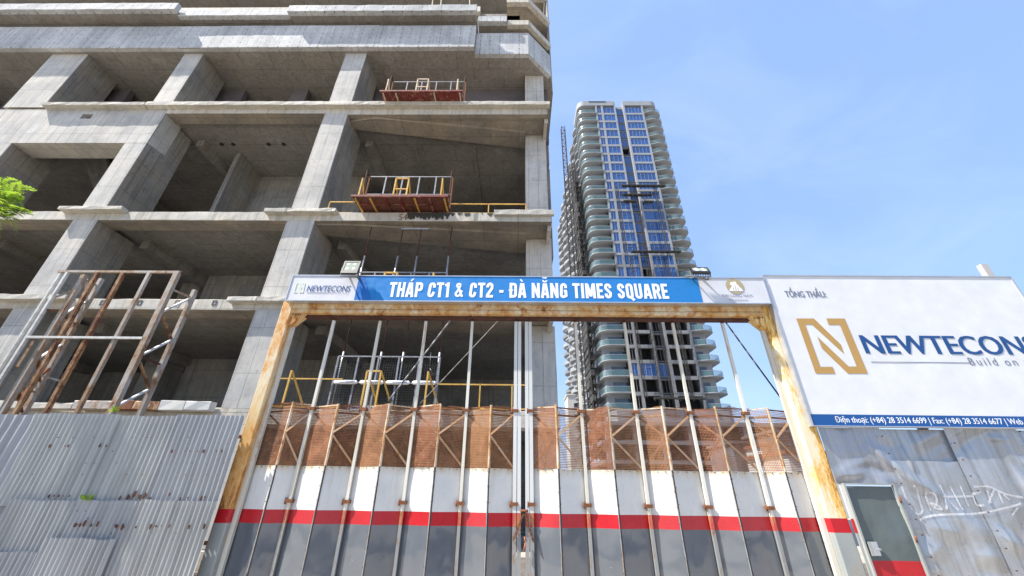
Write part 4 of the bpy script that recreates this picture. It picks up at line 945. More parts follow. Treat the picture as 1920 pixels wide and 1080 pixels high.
leaf_gate([998.5, 1048, 1098, 1154, 1208, 1263, 1316, 1371, 1427, 1477, 1521], 'right leaf of the folding gate, more see-through rusty mesh over white, red and grey sheets', 'R')
# chain / ropes tied round the middle stiles
b = MB(); cxm = PX(983, 970, 6.95)
for k, (dx, dz) in enumerate(((-.17, -.36), (.14, -.38))):
    q0 = Vector((cxm, 6.95, zr1 + .02)); q1 = Vector((cxm + dx, 6.95, zr1 + dz)); m_ = 14
    for j in range(m_): a = q0.lerp(q1, j / m_); c = q0.lerp(q1, (j + .9) / m_); b.bar(a, c, .032 if j % 2 else .018, .018 if j % 2 else .032)
b.tube((cxm - .06, 6.95, zr1 + .03), (cxm + .06, 6.95, zr1 + .03), .02, .02)
tag(b.build('chain', M['rust']), 'rusty chain tied across the middle of the closed gate over the red stripe', 'chain')
b = MB(); b.path([(cxm, 6.93, zr0 - .12), (cxm + .012, 6.93, zr0 - .2), (cxm - .01, 6.93, zr0 - .3)], .008); tag(b.build('orange_tie', plain('orange_cord', (0.65, 0.16, 0.05), .8)), 'orange cord hanging in the slit between the two gate leaves', 'cord')
# ================================================================== BANNER
BY = 6.70
bx0, bx1 = PX(533, 567, BY), PX(1446, 568, BY); bz1, bz0 = PZ(518, BY, 980), PZ(567, BY, 980)
S = thing('gate_banner', ((bx0 + bx1) / 2, BY, bz0), 'long blue and white banner reading ĐÀ NẴNG TIMES SQUARE above the gate', 'banner')
b = MB(); b.box(bx0 + .02, bx1 - .02, BY, BY + .12, bz0 + .02, bz1 - .02); b.build('panel', M['vinyl2'], S)
for (a, c, e, f) in ((bx0, bx1, bz1 - .02, bz1), (bx0, bx1, bz0, bz0 + .02), (bx0, bx0 + .02, bz0 + .02, bz1 - .02), (bx1 - .02, bx1, bz0 + .02, bz1 - .02)):
    b = MB(); b.box(a + .001, c - .001, BY - .012, BY + .121, e, f); b.build('trim', M['alu'], S)
bl0, bl1 = PX(663, 566, BY), PX(1318, 567, BY)
b = MB(); b.box(bl0, bl1, BY - .004, BY + .001, bz0 + .021, bz1 - .021); b.build('blue_field', M['blue'], S)
b = MB(); b.add([(bl0, BY - .006, bz0 + .022), (PX(696, 566, BY), BY - .006, bz0 + .022), (PX(684, 520, BY), BY - .006, bz1 - .022), (bl0, BY - .006, bz1 - .022)], [(0, 1, 2, 3)]); b.build('floodlight_shadow_blue', M['blue_shadow'], S)  # floodlight's cast shadow, painted on the blue as a deeper blue shape
b = MB(); yq = BY - .002
b.add([(bl0 - .001, yq, bz0 + .022), (bl0 - .001, yq, bz1 - .022), (PX(640, 520, BY), yq, bz1 - .022)], [(0, 1, 2)]); b.build('floodlight_shadow_grey', M['palegrey'] if False else plain('banner_white_shadow', (0.60, 0.62, 0.66), .4, 0, .05), S)  # floodlight's cast shadow, painted on the white vinyl in light grey
def let(s, px0, px1, yt, yb_, D, m, par, **k):
    pm = (px0 + px1) / 2; return lettering(s, PX(px0, yb_, D), PX(px1, yb_, D), P(pm, yb_, D).z, P(pm, yt, D).z, D, M[m], par, **k)
def bold(s, px0, px1, yt, yb_, D, m, par, k=.35, n=3, **kw):
    w = (px1 - px0) / max(6, len(s)) * .10 * k
    for i in range(n): let(s, px0 + w * i, px1 - w * (n - 1 - i), yt, yb_, D - .0004 * i, m, par, **kw)
# heavy condensed capitals drawn as thick strokes; cell 1 high, widths below
def _c(x, y, r, a0, a1, n=5): return [(x + r * math.cos(R(a0 + (a1 - a0) * i / n)), y + r * math.sin(R(a0 + (a1 - a0) * i / n))) for i in range(n + 1)]
_l, _r, _b, _t = .10, .40, .09, .91
GLY = {
 'T': (.46, [[(0, _t), (.46, _t)], [(.23, 0), (.23, 1)]]), 'H': (.50, [[(_l, 0), (_l, 1)], [(_r, 0), (_r, 1)], [(_l, .5), (_r, .5)]]),
 'A': (.52, [[(.08, 0), (.22, .98)], [(.44, 0), (.30, .98)], [(.15, .27), (.37, .27)]]), 'P': (.48, [[(_l, 0), (_l, 1)], [(_l, _t)] + _c(.28, .79, .12, 90, 0) + _c(.28, .60, .12, 0, -90) + [(_l, .48)]]),
 'C': (.50, [[(_r, .64)] + _c(.27, .78, .13, 0, 180, 8) + _c(.23, .22, .13, 180, 360, 8) + [(_r, .36)]]), '1': (.32, [[(.21, 0), (.21, 1)], [(.02, .80), (.18, .86)]]),
 '2': (.48, [[(_l, .68), (_l, .78)] + _c(.25, .79, .13, 170, 0, 6) + [(_r - .02, .62), (.12, .20), (.10, _b)], [(.02, _b), (.46, _b)]]),
 '&': (.58, [_c(.24, .80, .11, 0, 360, 8), [(.20, .72), (.50, .04)], [(.30, .66)] + _c(.22, .24, .14, 120, 330, 8) + [(.46, .46)]]),
 '-': (.34, [[(.04, .42), (.30, .42)]]), 'D': (.50, [[(_l, 0), (_l, 1)], [(_l, _t)] + _c(.27, .78, .13, 90, 0) + _c(.27, .22, .13, 0, -90) + [(_l, _b)]]),
 'N': (.54, [[(_l, 0), (_l, 1)], [(_r + .04, 0), (_r + .04, 1)], [(.11, .92), (.43, .08)]]), 'G': (.50, [[(_r, .66)] + _c(.27, .78, .13, 0, 180, 8) + _c(.23, .22, .13, 180, 300, 6) + [(_r, .16), (_r, .48)], [(.27, .46), (.47, .46)]]),
 'I': (.22, [[(.11, 0), (.11, 1)]]), 'M': (.66, [[(_l, 0), (_l, 1)], [(.56, 0), (.56, 1)], [(.14, .95), (.33, .12)], [(.52, .95), (.33, .12)]]),
 'E': (.42, [[(_l, 0), (_l, 1)], [(_l, _t), (.42, _t)], [(_l, .5), (.38, .5)], [(_l, _b), (.42, _b)]]),
 'S': (.48, [[(_r, .68)] + _c(.25, .78, .13, 10, 180, 7) + [(.12, .66), (.38, .36)] + _c(.24, .22, .13, 0, -180, 7) + [(_l, .32)]]),
 'Q': (.50, [_c(.25, .78, .14, 0, 180, 8) + _c(.25, .22, .14, 180, 360, 8) + [(.39, .78)], [(.26, .16), (.48, -.12)]]), 'U': (.50, [[(_l, 1)] + _c(.25, .22, .14, 180, 360, 8) + [(_r - .01, 1)]]),
 'R': (.50, [[(_l, 0), (_l, 1)], [(_l, _t)] + _c(.28, .79, .12, 90, 0) + _c(.28, .62, .12, 0, -90) + [(_l, .50)], [(.28, .5), (.42, 0)]]), ' ': (.22, [])}
ACC = {'Á': ('A', [[(.24, 1.08), (.38, 1.24)]]), 'À': ('A', [[(.14, 1.24), (.28, 1.08)]]), 'Đ': ('D', [[(-.04, .5), (.24, .5)]]), 'Ẵ': ('A', [_c(.26, 1.20, .12, 180, 360, 6), [(.12, 1.34), (.20, 1.40), (.30, 1.34), (.40, 1.40)]])}
def heavy(text, px0, px1, yt, yb_, D, mat, par, sw=.175):
    cells = []; x = 0
    for ch in text:
        base, extra = ACC.get(ch, (ch, [])); w, st = GLY[base]; cells.append((x, st, extra, ch)); x += w + .055
    tot = x - .055; x0, x1 = PX(px0, yb_, D), PX(px1, yb_, D); z0, z1 = P((px0 + px1) / 2, yb_, D).z, P((px0 + px1) / 2, yt, D).z
    sx_, sz_ = (x1 - x0) / tot, z1 - z0
    for (cxx, st, ex_, ch) in cells:
        if not st: continue
        b = MB(); lay = 0
        for k, line in enumerate(st + ex_):
            w = sw if k < len(st) and not (ch == '&') else sw * .55
            if ch == '&': w = sw * .8
            L_, R_ = [], []; pts = [Vector((p[0] + cxx, 0, p[1])) for p in line]; lay += .00025
            for i, p in enumerate(pts):
                d0 = (p - pts[i - 1]).normalized() if i else (pts[1] - p).normalized(); d1 = (pts[i + 1] - p).normalized() if i < len(pts) - 1 else d0
                t = (d0 + d1); t = t.normalized() if t.length > 1e-4 else d0; nn = Vector((-t.z, 0, t.x)); m_ = 1 / max(.5, nn.dot(Vector((-d0.z, 0, d0.x))))
                for lst, s in ((L_, 1), (R_, -1)):
                    q = p + Vector((nn.x * w / 2 * m_ * s * 1.0, 0, nn.z * w / 2 * m_ * s)); lst.append(Vector((x0 + q.x * sx_, D - lay, z0 + q.z * sz_)))
            n = len(pts); base = len(b.v); b.v += L_ + R_
            for i in range(n - 1): b.face([base + i, base + n + i, base + n + i + 1, base + i + 1])
        b.build('letter', M[mat], par)
def plate(px0, px1, yt, yb_, D, m, par, name): b = MB(); b.box(PX(px0, yb_, D), PX(px1, yb_, D), D, D + .0015, PZ(yb_, D, px0), PZ(yt, D, px0)); return b.build(name, M[m], par)
heavy('THÁP CT1 & CT2 - ĐÀ NẴNG TIMES SQUARE', 727, 1255, 530.5, 558.5, BY - .008, 'letter', S)
bold('NEWTECONS', 574, 656, 535.5, 546.5, BY - .006, 'navy', S, .35, 2, shear=.1)
let('Build on trust', 619, 653, 547.5, 551, BY - .006, 'greytext', S, space=1.4)
plate(575, 617, 548.2, 549, BY - .006, 'greytext', S, 'underline')
NA = [(232,372),(337,372),(497,527),(517,583),(325,408),(285,408),(375,660),(448,660),(464,700),(348,700)]
NB = [(412,372),(520,372),(658,700),(540,700),(385,550),(358,480),(545,658),(592,658),(492,410),(425,410)]
def poly_print(rings, fn, mat, par, name, D):
    for ring in rings:
        pts = [fn(p) for p in ring]; tri = tessellate_polygon([pts]); b = MB(); b.v = list(pts)
        for t in tri:
            n_ = (pts[t[1]] - pts[t[0]]).cross(pts[t[2]] - pts[t[0]]); b.face(list(t) if n_.y < 0 else list(t)[::-1])
        b.build(name, M[mat], par)
# small faded logo on the banner: the big one's outline rectified
def rect_uv(p): z = (p[1] - 372) / 328.0; xl = 232 + 116 * z; return ((p[0] - xl) / 305.0, 1 - z)
zl0, zl1, xl0, xl1 = PZ(549, BY, 560), PZ(530, BY, 560), PX(549, 551, BY), PX(568, 551, BY)
poly_print([NA, NB], lambda p: Vector((xl0 + rect_uv(p)[0] * (xl1 - xl0), BY - .006, zl0 + rect_uv(p)[1] * (zl1 - zl0))), 'faded', S, 'faded_logo', BY)
# round emblem on the right end
ex, ez = PX(1377.5, 537, BY), PZ(537, BY, 1377); er = abs(PX(1394, 537, BY) - ex)
b = MB(); N_ = 32; b.v = [Vector((ex + er * math.cos(2*math.pi*i/N_), BY - .006, ez + er * .98 * math.sin(2*math.pi*i/N_))) for i in range(N_)]; b.face(list(range(N_))); b.build('round_emblem', M['palegold'], S)
sil = [(-.95,-.62),(.95,-.62),(.86,-.35),(.62,-.05),(.5,.2),(.3,.42),(.34,.62),(.12,.78),(-.18,.70),(-.5,.62),(-.62,.36),(-.42,.2),(-.5,-.05),(-.8,-.3)]
poly_print([sil], lambda p: Vector((ex + p[0] * er * .82, BY - .009, ez + p[1] * er * .9 - er * .08)), 'letter', S, 'emblem_figure', BY)
for dx in (-.25, 0, .25): b = MB(); b.box(ex + er * (dx - .03), ex + er * (dx + .03), BY - .012, BY - .0105, ez - er * .55, ez + er * (.1 - abs(dx))); b.build('emblem_line', M['palegold'], S)
let('KIM LONG NAM', 1355, 1411, 552, 556.5, BY - .006, 'greytext', S, space=1.1)
for k in range(7): plate(1367 + k * 5.2, 1370.6 + k * 5.2, 561, 563, BY - .006, 'palegrey', S, 'small_print')
# ================================================================== FLOODLIGHTS
def flood(px0, px1, yt, yb_, label, tiltx, yaw):
    D = 6.50; x0, x1 = PX(px0, yb_, D), PX(px1, yb_, D); c = Vector(((x0 + x1) / 2, D, PZ((yt + yb_) / 2, D, px0))); w = (x1 - x0) / 2 * .97; h = (PZ(yt, D, px0) - PZ(yb_, D, px0)) / 2
    FL = thing('floodlight', (c.x, D, bz1), label, 'floodlight', 'floodlights on top of the banner')
    Rm = Matrix.Rotation(tiltx, 3, 'X') @ Matrix.Rotation(yaw, 3, 'Y')
    def put(b, name, m, par=FL):
        b.v = [c + Rm @ v for v in b.v]; return b.build(name, m, par)
    b = MB(); b.box(-w, w, 0, .03, -h, h)
    for i in range(7): x = -w * .8 + i * w * .267; b.box(x, x + .012, .031, .07, -h * .8, h * .8)
    body = put(b, 'housing', M['black'])
    b = MB(); e = .032
    for (a, q, r_, s_) in ((-w, w, h - e, h), (-w, w, -h, -h + e * 2), (-w, -w + e, -h + e * 2, h - e), (w - e, w, -h + e * 2, h - e)): b.box(a, q, -.012, -.001, r_, s_)
    put(b, 'bezel', M['black'])
    b = MB(); b.box(-w + e + .001, w - e - .001, -.006, -.002, -h + 2 * e + .001, h - e - .001); put(b, 'glass', M['lens'])
    for i in (-1, 1):
        for k in (-1, 1): b = MB(); b.tube((i * w * .38, -.007, k * h * .36 + e * .5), (i * w * .38, -.010, k * h * .36 + e * .5), w * .17, w * .17, 10); put(b, 'led', M['led'])
    b = MB(); zb_ = c.z - h - .03
    b.bar((c.x - w - .012, D + .02, zb_), (c.x + w + .012, D + .02, zb_), .02); b.bar((c.x - w - .012, D + .02, zb_), (c.x - w - .012, D + .02, c.z), .02); b.bar((c.x + w + .012, D + .02, zb_), (c.x + w + .012, D + .02, c.z), .02)
    for s in (-.6, .6): b.bar((c.x + s * w, D + .02, zb_), (c.x + s * w, BY + .05, bz1 + .01), .025)
    b.build('bracket', M['steel'], FL)
    b = MB(); b.path([(c.x + w * .9, D + .05, c.z - h), (c.x + w * .95, D + .1, zb_ - .03), (c.x + w * .4, BY - .03, bz1 - .02), (c.x + w * .5, BY + .06, bz1 + .01)], .008); b.build('lead', M['cable'], FL)
flood(639, 671, 488, 514, 'black floodlight with four visible lamps above the left end of the banner', R(-12), R(0))
flood(1297, 1332, 498, 515, 'black floodlight with pale glass tilted down above the right part of the banner', R(-30), R(3))
# ================================================================== BILLBOARD
QY = 6.72
qx0, qx1 = bx1 + .012, PX(1893, 516, QY); qz1, qz0 = P(1660, 517, QY).z, P(1700, 801, QY).z
Q = thing('billboard', ((qx0 + qx1) / 2, QY, qz0), 'big white contractor billboard with gold N logo and navy NEWTECONS lettering right of the gate', 'billboard')
b = MB(); nx, nzz = 24, 14
for j in range(nzz + 1):
    for i in range(nx + 1):
        x = qx0 + .02 + (qx1 - qx0 - .04) * i / nx; z = qz0 + .012 + (qz1 - qz0 - .024) * j / nzz; e = math.sin(math.pi * i / nx) * math.sin(math.pi * j / nzz)
        b.v.append(Vector((x, QY + .003 + .003 * noise.noise(Vector((x * 1.3, 0, z * 1.6))) * e, z)))
for j in range(nzz):
    for i in range(nx): q = j * (nx + 1) + i; b.face([q, q + 1, q + nx + 2, q + nx + 1], 0, True)
b.build('vinyl_face', M['vinyl'], Q)
b = MB(); b.box(qx0 + .02, qx1 - .02, QY + .03, QY + .09, qz0 + .01, qz1 - .01); b.build('backing', M['steel'], Q)
for (a, c, e, f) in ((qx0, qx1, qz1 - .02, qz1), (qx0, qx0 + .03, qz0, qz1 - .0205), (qx1 - .03, qx1, qz0, qz1 - .0205), (qx0 + .03, qx1 - .03, qz0, qz0 + .012)):
    b = MB(); b.box(a, c, QY - .012, QY + .10, e, f); b.build('trim', M['alu'], Q)
PY = QY - .0015
b = MB(); b.box(qx0 + .031, qx1 - .031, PY, PY + .002, qz0 + .013, P(1700, 778.5, QY).z); b.build('navy_band', M['band'], Q)
bold('TỔNG THẦU:', 1474, 1551, 539, 557.5, PY, 'greytext', Q, .45)
bold('NEWTECONS', 1625, 1957, 629.5, 664.5, PY, 'navy', Q, .42, 3)
let('Build on trust', 1821, 1978, 671.5, 685.5, PY, 'greytext', Q, space=1.35)
plate(1634, 1818, 678, 679.2, PY, 'greytext', Q, 'underline')
bold('Điện thoại: (+84) 28 3514 6699 | Fax: (+84) 28 3514 6677 | Web', 1570, 1921, 782, 797.5, PY - .0006, 'letter', Q)
poly_print([NA, NB], lambda p: P(1420 + p[0] / 3.176, 480 + p[1] / 3.176, PY), 'gold', Q, 'gold_logo', PY)
b = MB(); sxp = PX(1858, 510, 7.1); b.bar((sxp - .03, 7.15, 0), (sxp - .03, 7.15, PZ(497, 7.15, 1852)), .14, .10); tag(b.build('support_post', M['far_w']), 'short pale post end sticking up behind the top right of the billboard', 'post')
for x in (qx0 + .3, qx0 + 2.2):
    b = MB(); b.bar((x, 7.16, 0), (x, 7.16, qz1 - .1), .1); b.build('rear_post', M['steel'], Q)
# ================================================================== CORRUGATED FENCE, LEFT
CF = thing('corrugated_fence', (-7, 6.75, 0), 'fence of dented grey corrugated sheets with rusty nail rows, left of the gate', 'fence')
def corr(x0, x1, z0, z1, y, ph=0.0, skew=0.0, pitch=.073, amp=.021, uneven=.006):
    per = 8; n = int((x1 - x0) / pitch * per); nz_ = max(2, int((z1 - z0) / .22)); b = MB(); sd_ = random.uniform(0, 50)
    for j in range(nz_ + 1):
        z = z0 + (z1 - z0) * j / nz_
        for i in range(n + 1):
            x = x0 + (x1 - x0) * i / n; a = (x - x0) / pitch * 2 * math.pi + ph
            w = math.sin(a); fl = 1 - .55 * max(0, noise.noise(Vector((x * .8 + sd_, z * .9, 1)))) * 2
            dent = .022 * noise.noise(Vector((x * .7 + sd_, 2, z * .8))) + .012 * noise.noise(Vector((x * 4 + sd_, 5, z * 5)))
            zz = z + (uneven * noise.noise(Vector((x * 3 + sd_, 0, 0))) * 3 if j in (0, nz_) else 0) + skew * (x - x0)
            b.v.append(Vector((x, y - w * amp * fl - dent, zz)))
    for j in range(nz_):
        for i in range(n): q = j * (n + 1) + i; b.face([q, q + 1, q + n + 2, q + n + 1], 0, True)
    return b.build('corrugated_sheet', M['galv'], CF)
fy = 6.74; fr = PX(461.5, 784, fy)
ztp = P(300, 780, fy).z; zl1_ = P(36, 931, fy).z; zl2_ = P(408, 956, fy).z
def fx(p, y=860): return PX(p, y, fy)
xsA = [-15, -12.2, fx(-160), fx(62, 800), fx(215, 800), fx(330, 800), fr]
zlap = P(200, 943, fy).z
for i in range(len(xsA) - 1):
    y = fy - (.03 if i % 2 else 0) - (.02 if i == 2 else 0); corr(xsA[i] - .04, xsA[i + 1] + .04 if i < len(xsA) - 2 else fr, zlap - .06 - (.9 if i == 2 else 0), ztp + (.02 if i % 2 else 0), y, random.uniform(0, 6), -.004, amp=.019 if i != 2 else .026, pitch=.082 if i != 2 else .16)
xsB = [-15, -12, fx(-150, 980), fx(15, 980), fx(128, 980), fx(262, 980), fr]
for i in range(len(xsB) - 1):
    y = fy + .03 + (.03 if i % 2 else 0); y = fy - .06 - .02 * (i % 2); corr(xsB[i] - .04, xsB[i + 1] + .03 if i < len(xsB) - 2 else fr + .03, 0.0, zlap + .01 * i, y + (.09 if i == 2 else 0), random.uniform(0, 6), -.006)
corr(PX(108, 1009, fy), PX(233, 1009, fy), 0.05, P(170, 1009, fy - .1).z, fy - .15, 1.0, 0, uneven=.008)
corr(PX(-160, 1036, fy), PX(95, 1036, fy), 0.05, P(50, 1037, fy - .1).z, fy - .12, 2.0, .01)
# nail heads with rust blooms
b = MB(); bn = MB()
def bloom(px, py, s, yo=-.048):
    p = P(px, py, fy + yo); k = random.randint(6, 9)
    vs_ = [(p.x + s * random.uniform(.5, 1.2) * math.cos(t * 6.283 / k) * .7, p.y - random.uniform(0, .002), p.z + s * random.uniform(.5, 1.5) * math.sin(t * 6.283 / k)) for t in range(k)]
    b.add(vs_, [tuple(range(k))]); bn.tube((p.x, p.y - .001, p.z), (p.x, p.y - .01, p.z), .008, .006, 6)
for px, s in ((93, .03), (95, .02), (128, .025), (122, .012), (187, .03), (199, .02), (212, .012), (323, .03), (347, .01), (356, .012), (371, .01), (382, .035), (406, .015), (416, .028)): bloom(px, 836 + (px > 200) * 10, s)
for px in list(range(92, 120, 9)) + [130, 152]: bloom(px, 930, random.uniform(.01, .025), -.045)
for px, s in ((225, .03), (240, .045), (252, .05), (262, .045), (272, .04), (281, .03), (318, .02), (338, .022), (352, .015), (378, .03), (384, .02)): bloom(px, 932 + random.uniform(-6, 4), s, -.045)
for px, s in ((142, .04), (150, .03), (158, .045), (171, .03), (183, .03), (218, .045), (229, .045), (255, .02), (283, .04), (292, .02), (318, .02), (355, .035), (383, .04), (295, .012), (303, .012)): bloom(px, 983 + (px > 200) * 4 + random.uniform(-2, 2), s, -.115)
for i in range(40): bloom(random.uniform(20, 430), random.choice((820, 868, 890, 958, 972, 1000)), random.uniform(.004, .008), -.06)
tag(b.build('rust_spots', M['dkrust'], CF), kind='stuff'); tag(bn.build('nails', M['rust'], CF), kind='stuff')
b = MB(); b.bar((-15, fy + .10, ztp - .3), (fr - .05, fy + .10, ztp - .3), .05); b.bar((-15, fy + .10, .9), (fr - .05, fy + .10, .9), .05); b.build('fence_rail', M['rust'], CF)
for i in range(5): b = MB(); b.bar((-14 + i * 2.3, fy + .16, 0), (-14 + i * 2.3, fy + .16, ztp - .05), .06); b.build('fence_post', M['rust'], CF)
# ================================================================== CRINKLED SHEET FENCE, RIGHT
RF = thing('sheet_metal_fence', (6.5, 6.8, 0), 'fence of crumpled dull grey metal sheets under the billboard, sprayed with white scrawl', 'fence')
FR = random.Random(11); FOLDS = []
for k in range(110):
    th = FR.choice((FR.uniform(-.5, .6), FR.uniform(.9, 2.2), FR.uniform(-1.2, 0)))
    FOLDS.append((FR.uniform(4.6, 10), FR.uniform(.4, 3.0), math.cos(th), math.sin(th), FR.uniform(.05, .22), FR.uniform(.15, .6), FR.choice((1, 1, -.6)) * FR.uniform(.015, .055)))
def crease(x, z):
    """sharp-crested folds: a tent across each fold line, fading out along it"""
    v = .02 * noise.noise(Vector((x * .9, 3, z * .8))) + .003 * noise.noise(Vector((x * 9, 3, z * 9)))
    for (fx0, fz0, c, s_, w, ln, a) in FOLDS:
        dx, dz = x - fx0, z - fz0; along = dx * c + dz * s_; across = -dx * s_ + dz * c
        if abs(along) > ln or abs(across) > w: continue
        v += a * (1 - abs(across) / w) * (1 - (along / ln) ** 2)
    return v
SF = 6.82
SHEETS = []
def sheet_y(x, x0, x1, z0, z1, y, amp): return y
def crease_at(x, z, a):
    g_ = 1.0; t = (x - a[0]) / (a[1] - a[0])
    return crease(x, z) * a[5] * g_ * min(1, 6 * min(t, 1 - t) + .15)
def crumple(x0, x1, z0, z1, y, amp=1.0):
    SHEETS.append((x0, x1, z0, z1, y, amp))
    nx = max(4, int((x1 - x0) / .025)); nz_ = max(4, int((z1 - z0) / .03)); b = MB()
    for j in range(nz_ + 1):
        for i in range(nx + 1):
            x = x0 + (x1 - x0) * i / nx; z = z0 + (z1 - z0) * j / nz_; g_ = 1.0
            e = min(1, 6 * min(i / nx, 1 - i / nx) + .15)
            b.v.append(Vector((x, y - crease(x, z) * amp * g_ * e, z)))
    for j in range(nz_):
        for i in range(nx): q = j * (nx + 1) + i; b.face([q, q + 1, q + nx + 2, q + nx + 1], 0, True)
    return b.build('metal_sheet', M['sheet'], RF)
zs1 = qz0 - .004; sx = [rx1 + .003, PX(1640, 803, SF), PX(1768, 803, SF), PX(1899, 803, SF), PX(2040, 803, SF), PX(2200, 803, SF), 12, 14.5]
zdt = PZ(909, SF, 1620)
crumple(sx[0] - .02, sx[1] + .06, zdt + .01, zs1, SF - .01, 1.0)
crumple(PX(1672, 909, SF), sx[2] + .03, 0, zdt + .35, SF, .9); crumple(sx[1] - .03, sx[2] + .02, zdt + .3, zs1 - .012, SF + .03, .8)
for i in range(2, 7): crumple(sx[i] - .02, sx[i + 1] + .02, 0, zs1 - .01 * (i % 2), SF + (.025 if i % 2 else 0) - .01, 1.0)
b = MB(); 
for i in range(1, 7):
    z = .2
    while z < zs1: x = sx[i] + .02; b.tube((x, SF - .045, z), (x, SF - .065, z), .010, .008, 6); z += .24 + random.uniform(-.05, .05)
tag(b.build('rivets', M['dkrust'], RF), kind='stuff')
# side strip and small door
dx0, dx1 = PX(1582, 910, SF - .03), PX(1669, 908, SF - .03); zdr = P(1640, 1051, SF - .03).z
for (z0, z1, mm) in ((0, zr0, 'post_grey'), (zr0 + .001, zr1, 'red'), (zr1 + .001, zdt - .01, 'white')):
    b = MB(); b.box(rx1 + .004, dx0 - .03, SF - .035, SF - .02, z0, z1); b.build('side_strip', M[mm], RF)
DR = thing('side_door', ((dx0 + dx1) / 2, SF, 0), 'narrow dark green grey steel door with red bottom and worn handle plate, right of the gate', 'door')
b = MB(); nx, nz_ = 12, 24
for j in range(nz_ + 1):
    for i in range(nx + 1):
        x = dx0 + (dx1 - dx0) * i / nx; z = .08 + (zdt - .02 - .08) * j / nz_
        if j == 0: z = .08
        b.v.append(Vector((x, SF - .03 - .018 * noise.noise(Vector((x * 2.2, 4, z * 1.8))) - .012 * noise.noise(Vector((x * 5, 9, z * 2))), z)))
jr = min(range(nz_ + 1), key=lambda j: abs(b.v[j * (nx + 1)].z - zdr))
for i in range(nx + 1): b.v[jr * (nx + 1) + i].z = zdr
for j in range(nz_):
    for i in range(nx): q = j * (nx + 1) + i; b.face([q, q + 1, q + nx + 2, q + nx + 1], 1 if j < jr else 0, True)
b.build('door_sheet', [M['doorgreen'], M['red']], DR)
for (x0, x1, z0, z1) in ((dx0 - .028, dx0 - .002, .05, zdt), (dx1 + .002, dx1 + .028, .05, zdt), (dx0 - .028, dx1 + .028, zdt + .001, zdt + .02)):
    b = MB(); b.box(x0, x1, SF - .075, SF - .035, z0, z1); b.build('door_frame', M['post_grey'], DR)
hx, hz = PX(1639, 1030, SF - .06), P(1639, 1029, SF - .06).z
b = MB(); b.box(hx - .065, hx + .065, SF - .075, SF - .05, hz - .085, hz + .085); hp = b.build('handle_plate', M['post_grey'], DR)
b = MB(); b.box(hx - .02, hx + .055, SF - .082, SF - .0755, hz - .08, hz + .08); b.build('bare_metal_patch', M['alu'], hp)
b = MB(); b.tube((hx + .04, SF - .082, hz), (hx + .04, SF - .13, hz), .010, .010); b.bar((hx + .045, SF - .125, hz), (hx - .03, SF - .125, hz), .016); b.build('handle', M['alu'], hp)
for z in (.5, 1.1, 1.6): b = MB(); b.tube((dx1 + .015, SF - .085, z - .04), (dx1 + .015, SF - .085, z + .04), .014, .014, 8); b.build('hinge', M['rust'], DR)
# sprayed scrawl
strokes = [[(1140,450),(1175,540),(1215,610),(1250,632),(1275,610),(1262,560),(1232,470),(1205,448)],
 [(1283,490),(1330,612)],[(1283,490),(1335,500),(1360,545),(1350,585),(1325,560),(1365,575),(1392,600),(1345,590)],
 [(1420,600),(1408,500),(1385,448),(1455,560),(1500,605)],[(1395,520),(1600,515)],[(1455,452),(1530,605)],[(1520,450),(1575,580)],
 [(1600,500),(1625,570),(1670,572)],[(1600,500),(1650,490)],[(1690,480),(1720,560)],[(1735,470),(1700,565)],[(1760,490),(1790,560)],[(1790,505),(1835,540)],
 [(1255,668),(1310,645),(1430,632),(1640,625),(1850,580),(1905,560)],[(1600,455),(1700,455),(1800,500),(1918,525)],[(1850,640),(1885,590)]]
def surf_y(x, z):
    return min([sheet_y(x, *a) - crease_at(x, z, a) for a in SHEETS if a[0] <= x <= a[1] and a[2] <= z <= a[3]] or [SF]) - .004
b = MB(); lay = 0
for st in strokes:
    pts = [P(1360 + p[0] / 3.43, 780 + p[1] / 3.43, SF - .03) for p in st]; dense = []
    for i in range(len(pts) - 1):
        for k in range(8):
            t = k / 8; p0 = pts[max(0, i - 1)]; p1 = pts[i]; p2 = pts[i + 1]; p3 = pts[min(len(pts) - 1, i + 2)]
            dense.append(.5 * ((2 * p1) + (p2 - p0) * t + (2 * p0 - 5 * p1 + 4 * p2 - p3) * t * t + (3 * p1 - p0 - 3 * p2 + p3) * t ** 3))
    dense.append(pts[-1]); lay += .0006; L_, R_ = [], []
    for i, p in enumerate(dense):
        d = dense[min(i + 1, len(dense) - 1)] - dense[max(0, i - 1)]; d.y = 0; d.normalize(); nn = Vector((-d.z, 0, d.x)); w = .013 * (1 + .4 * noise.noise(p * 9))
        for lst, s in ((L_, 1), (R_, -1)): q = p + nn * w * s; q.y = surf_y(q.x, q.z) - lay; lst.append(q)
    n = len(dense); base = len(b.v); b.v += L_ + R_
    for i in range(n - 1): b.face([base + i, base + i + 1, base + n + i + 1, base + n + i])
b.build('graffiti', M['spray'], RF)
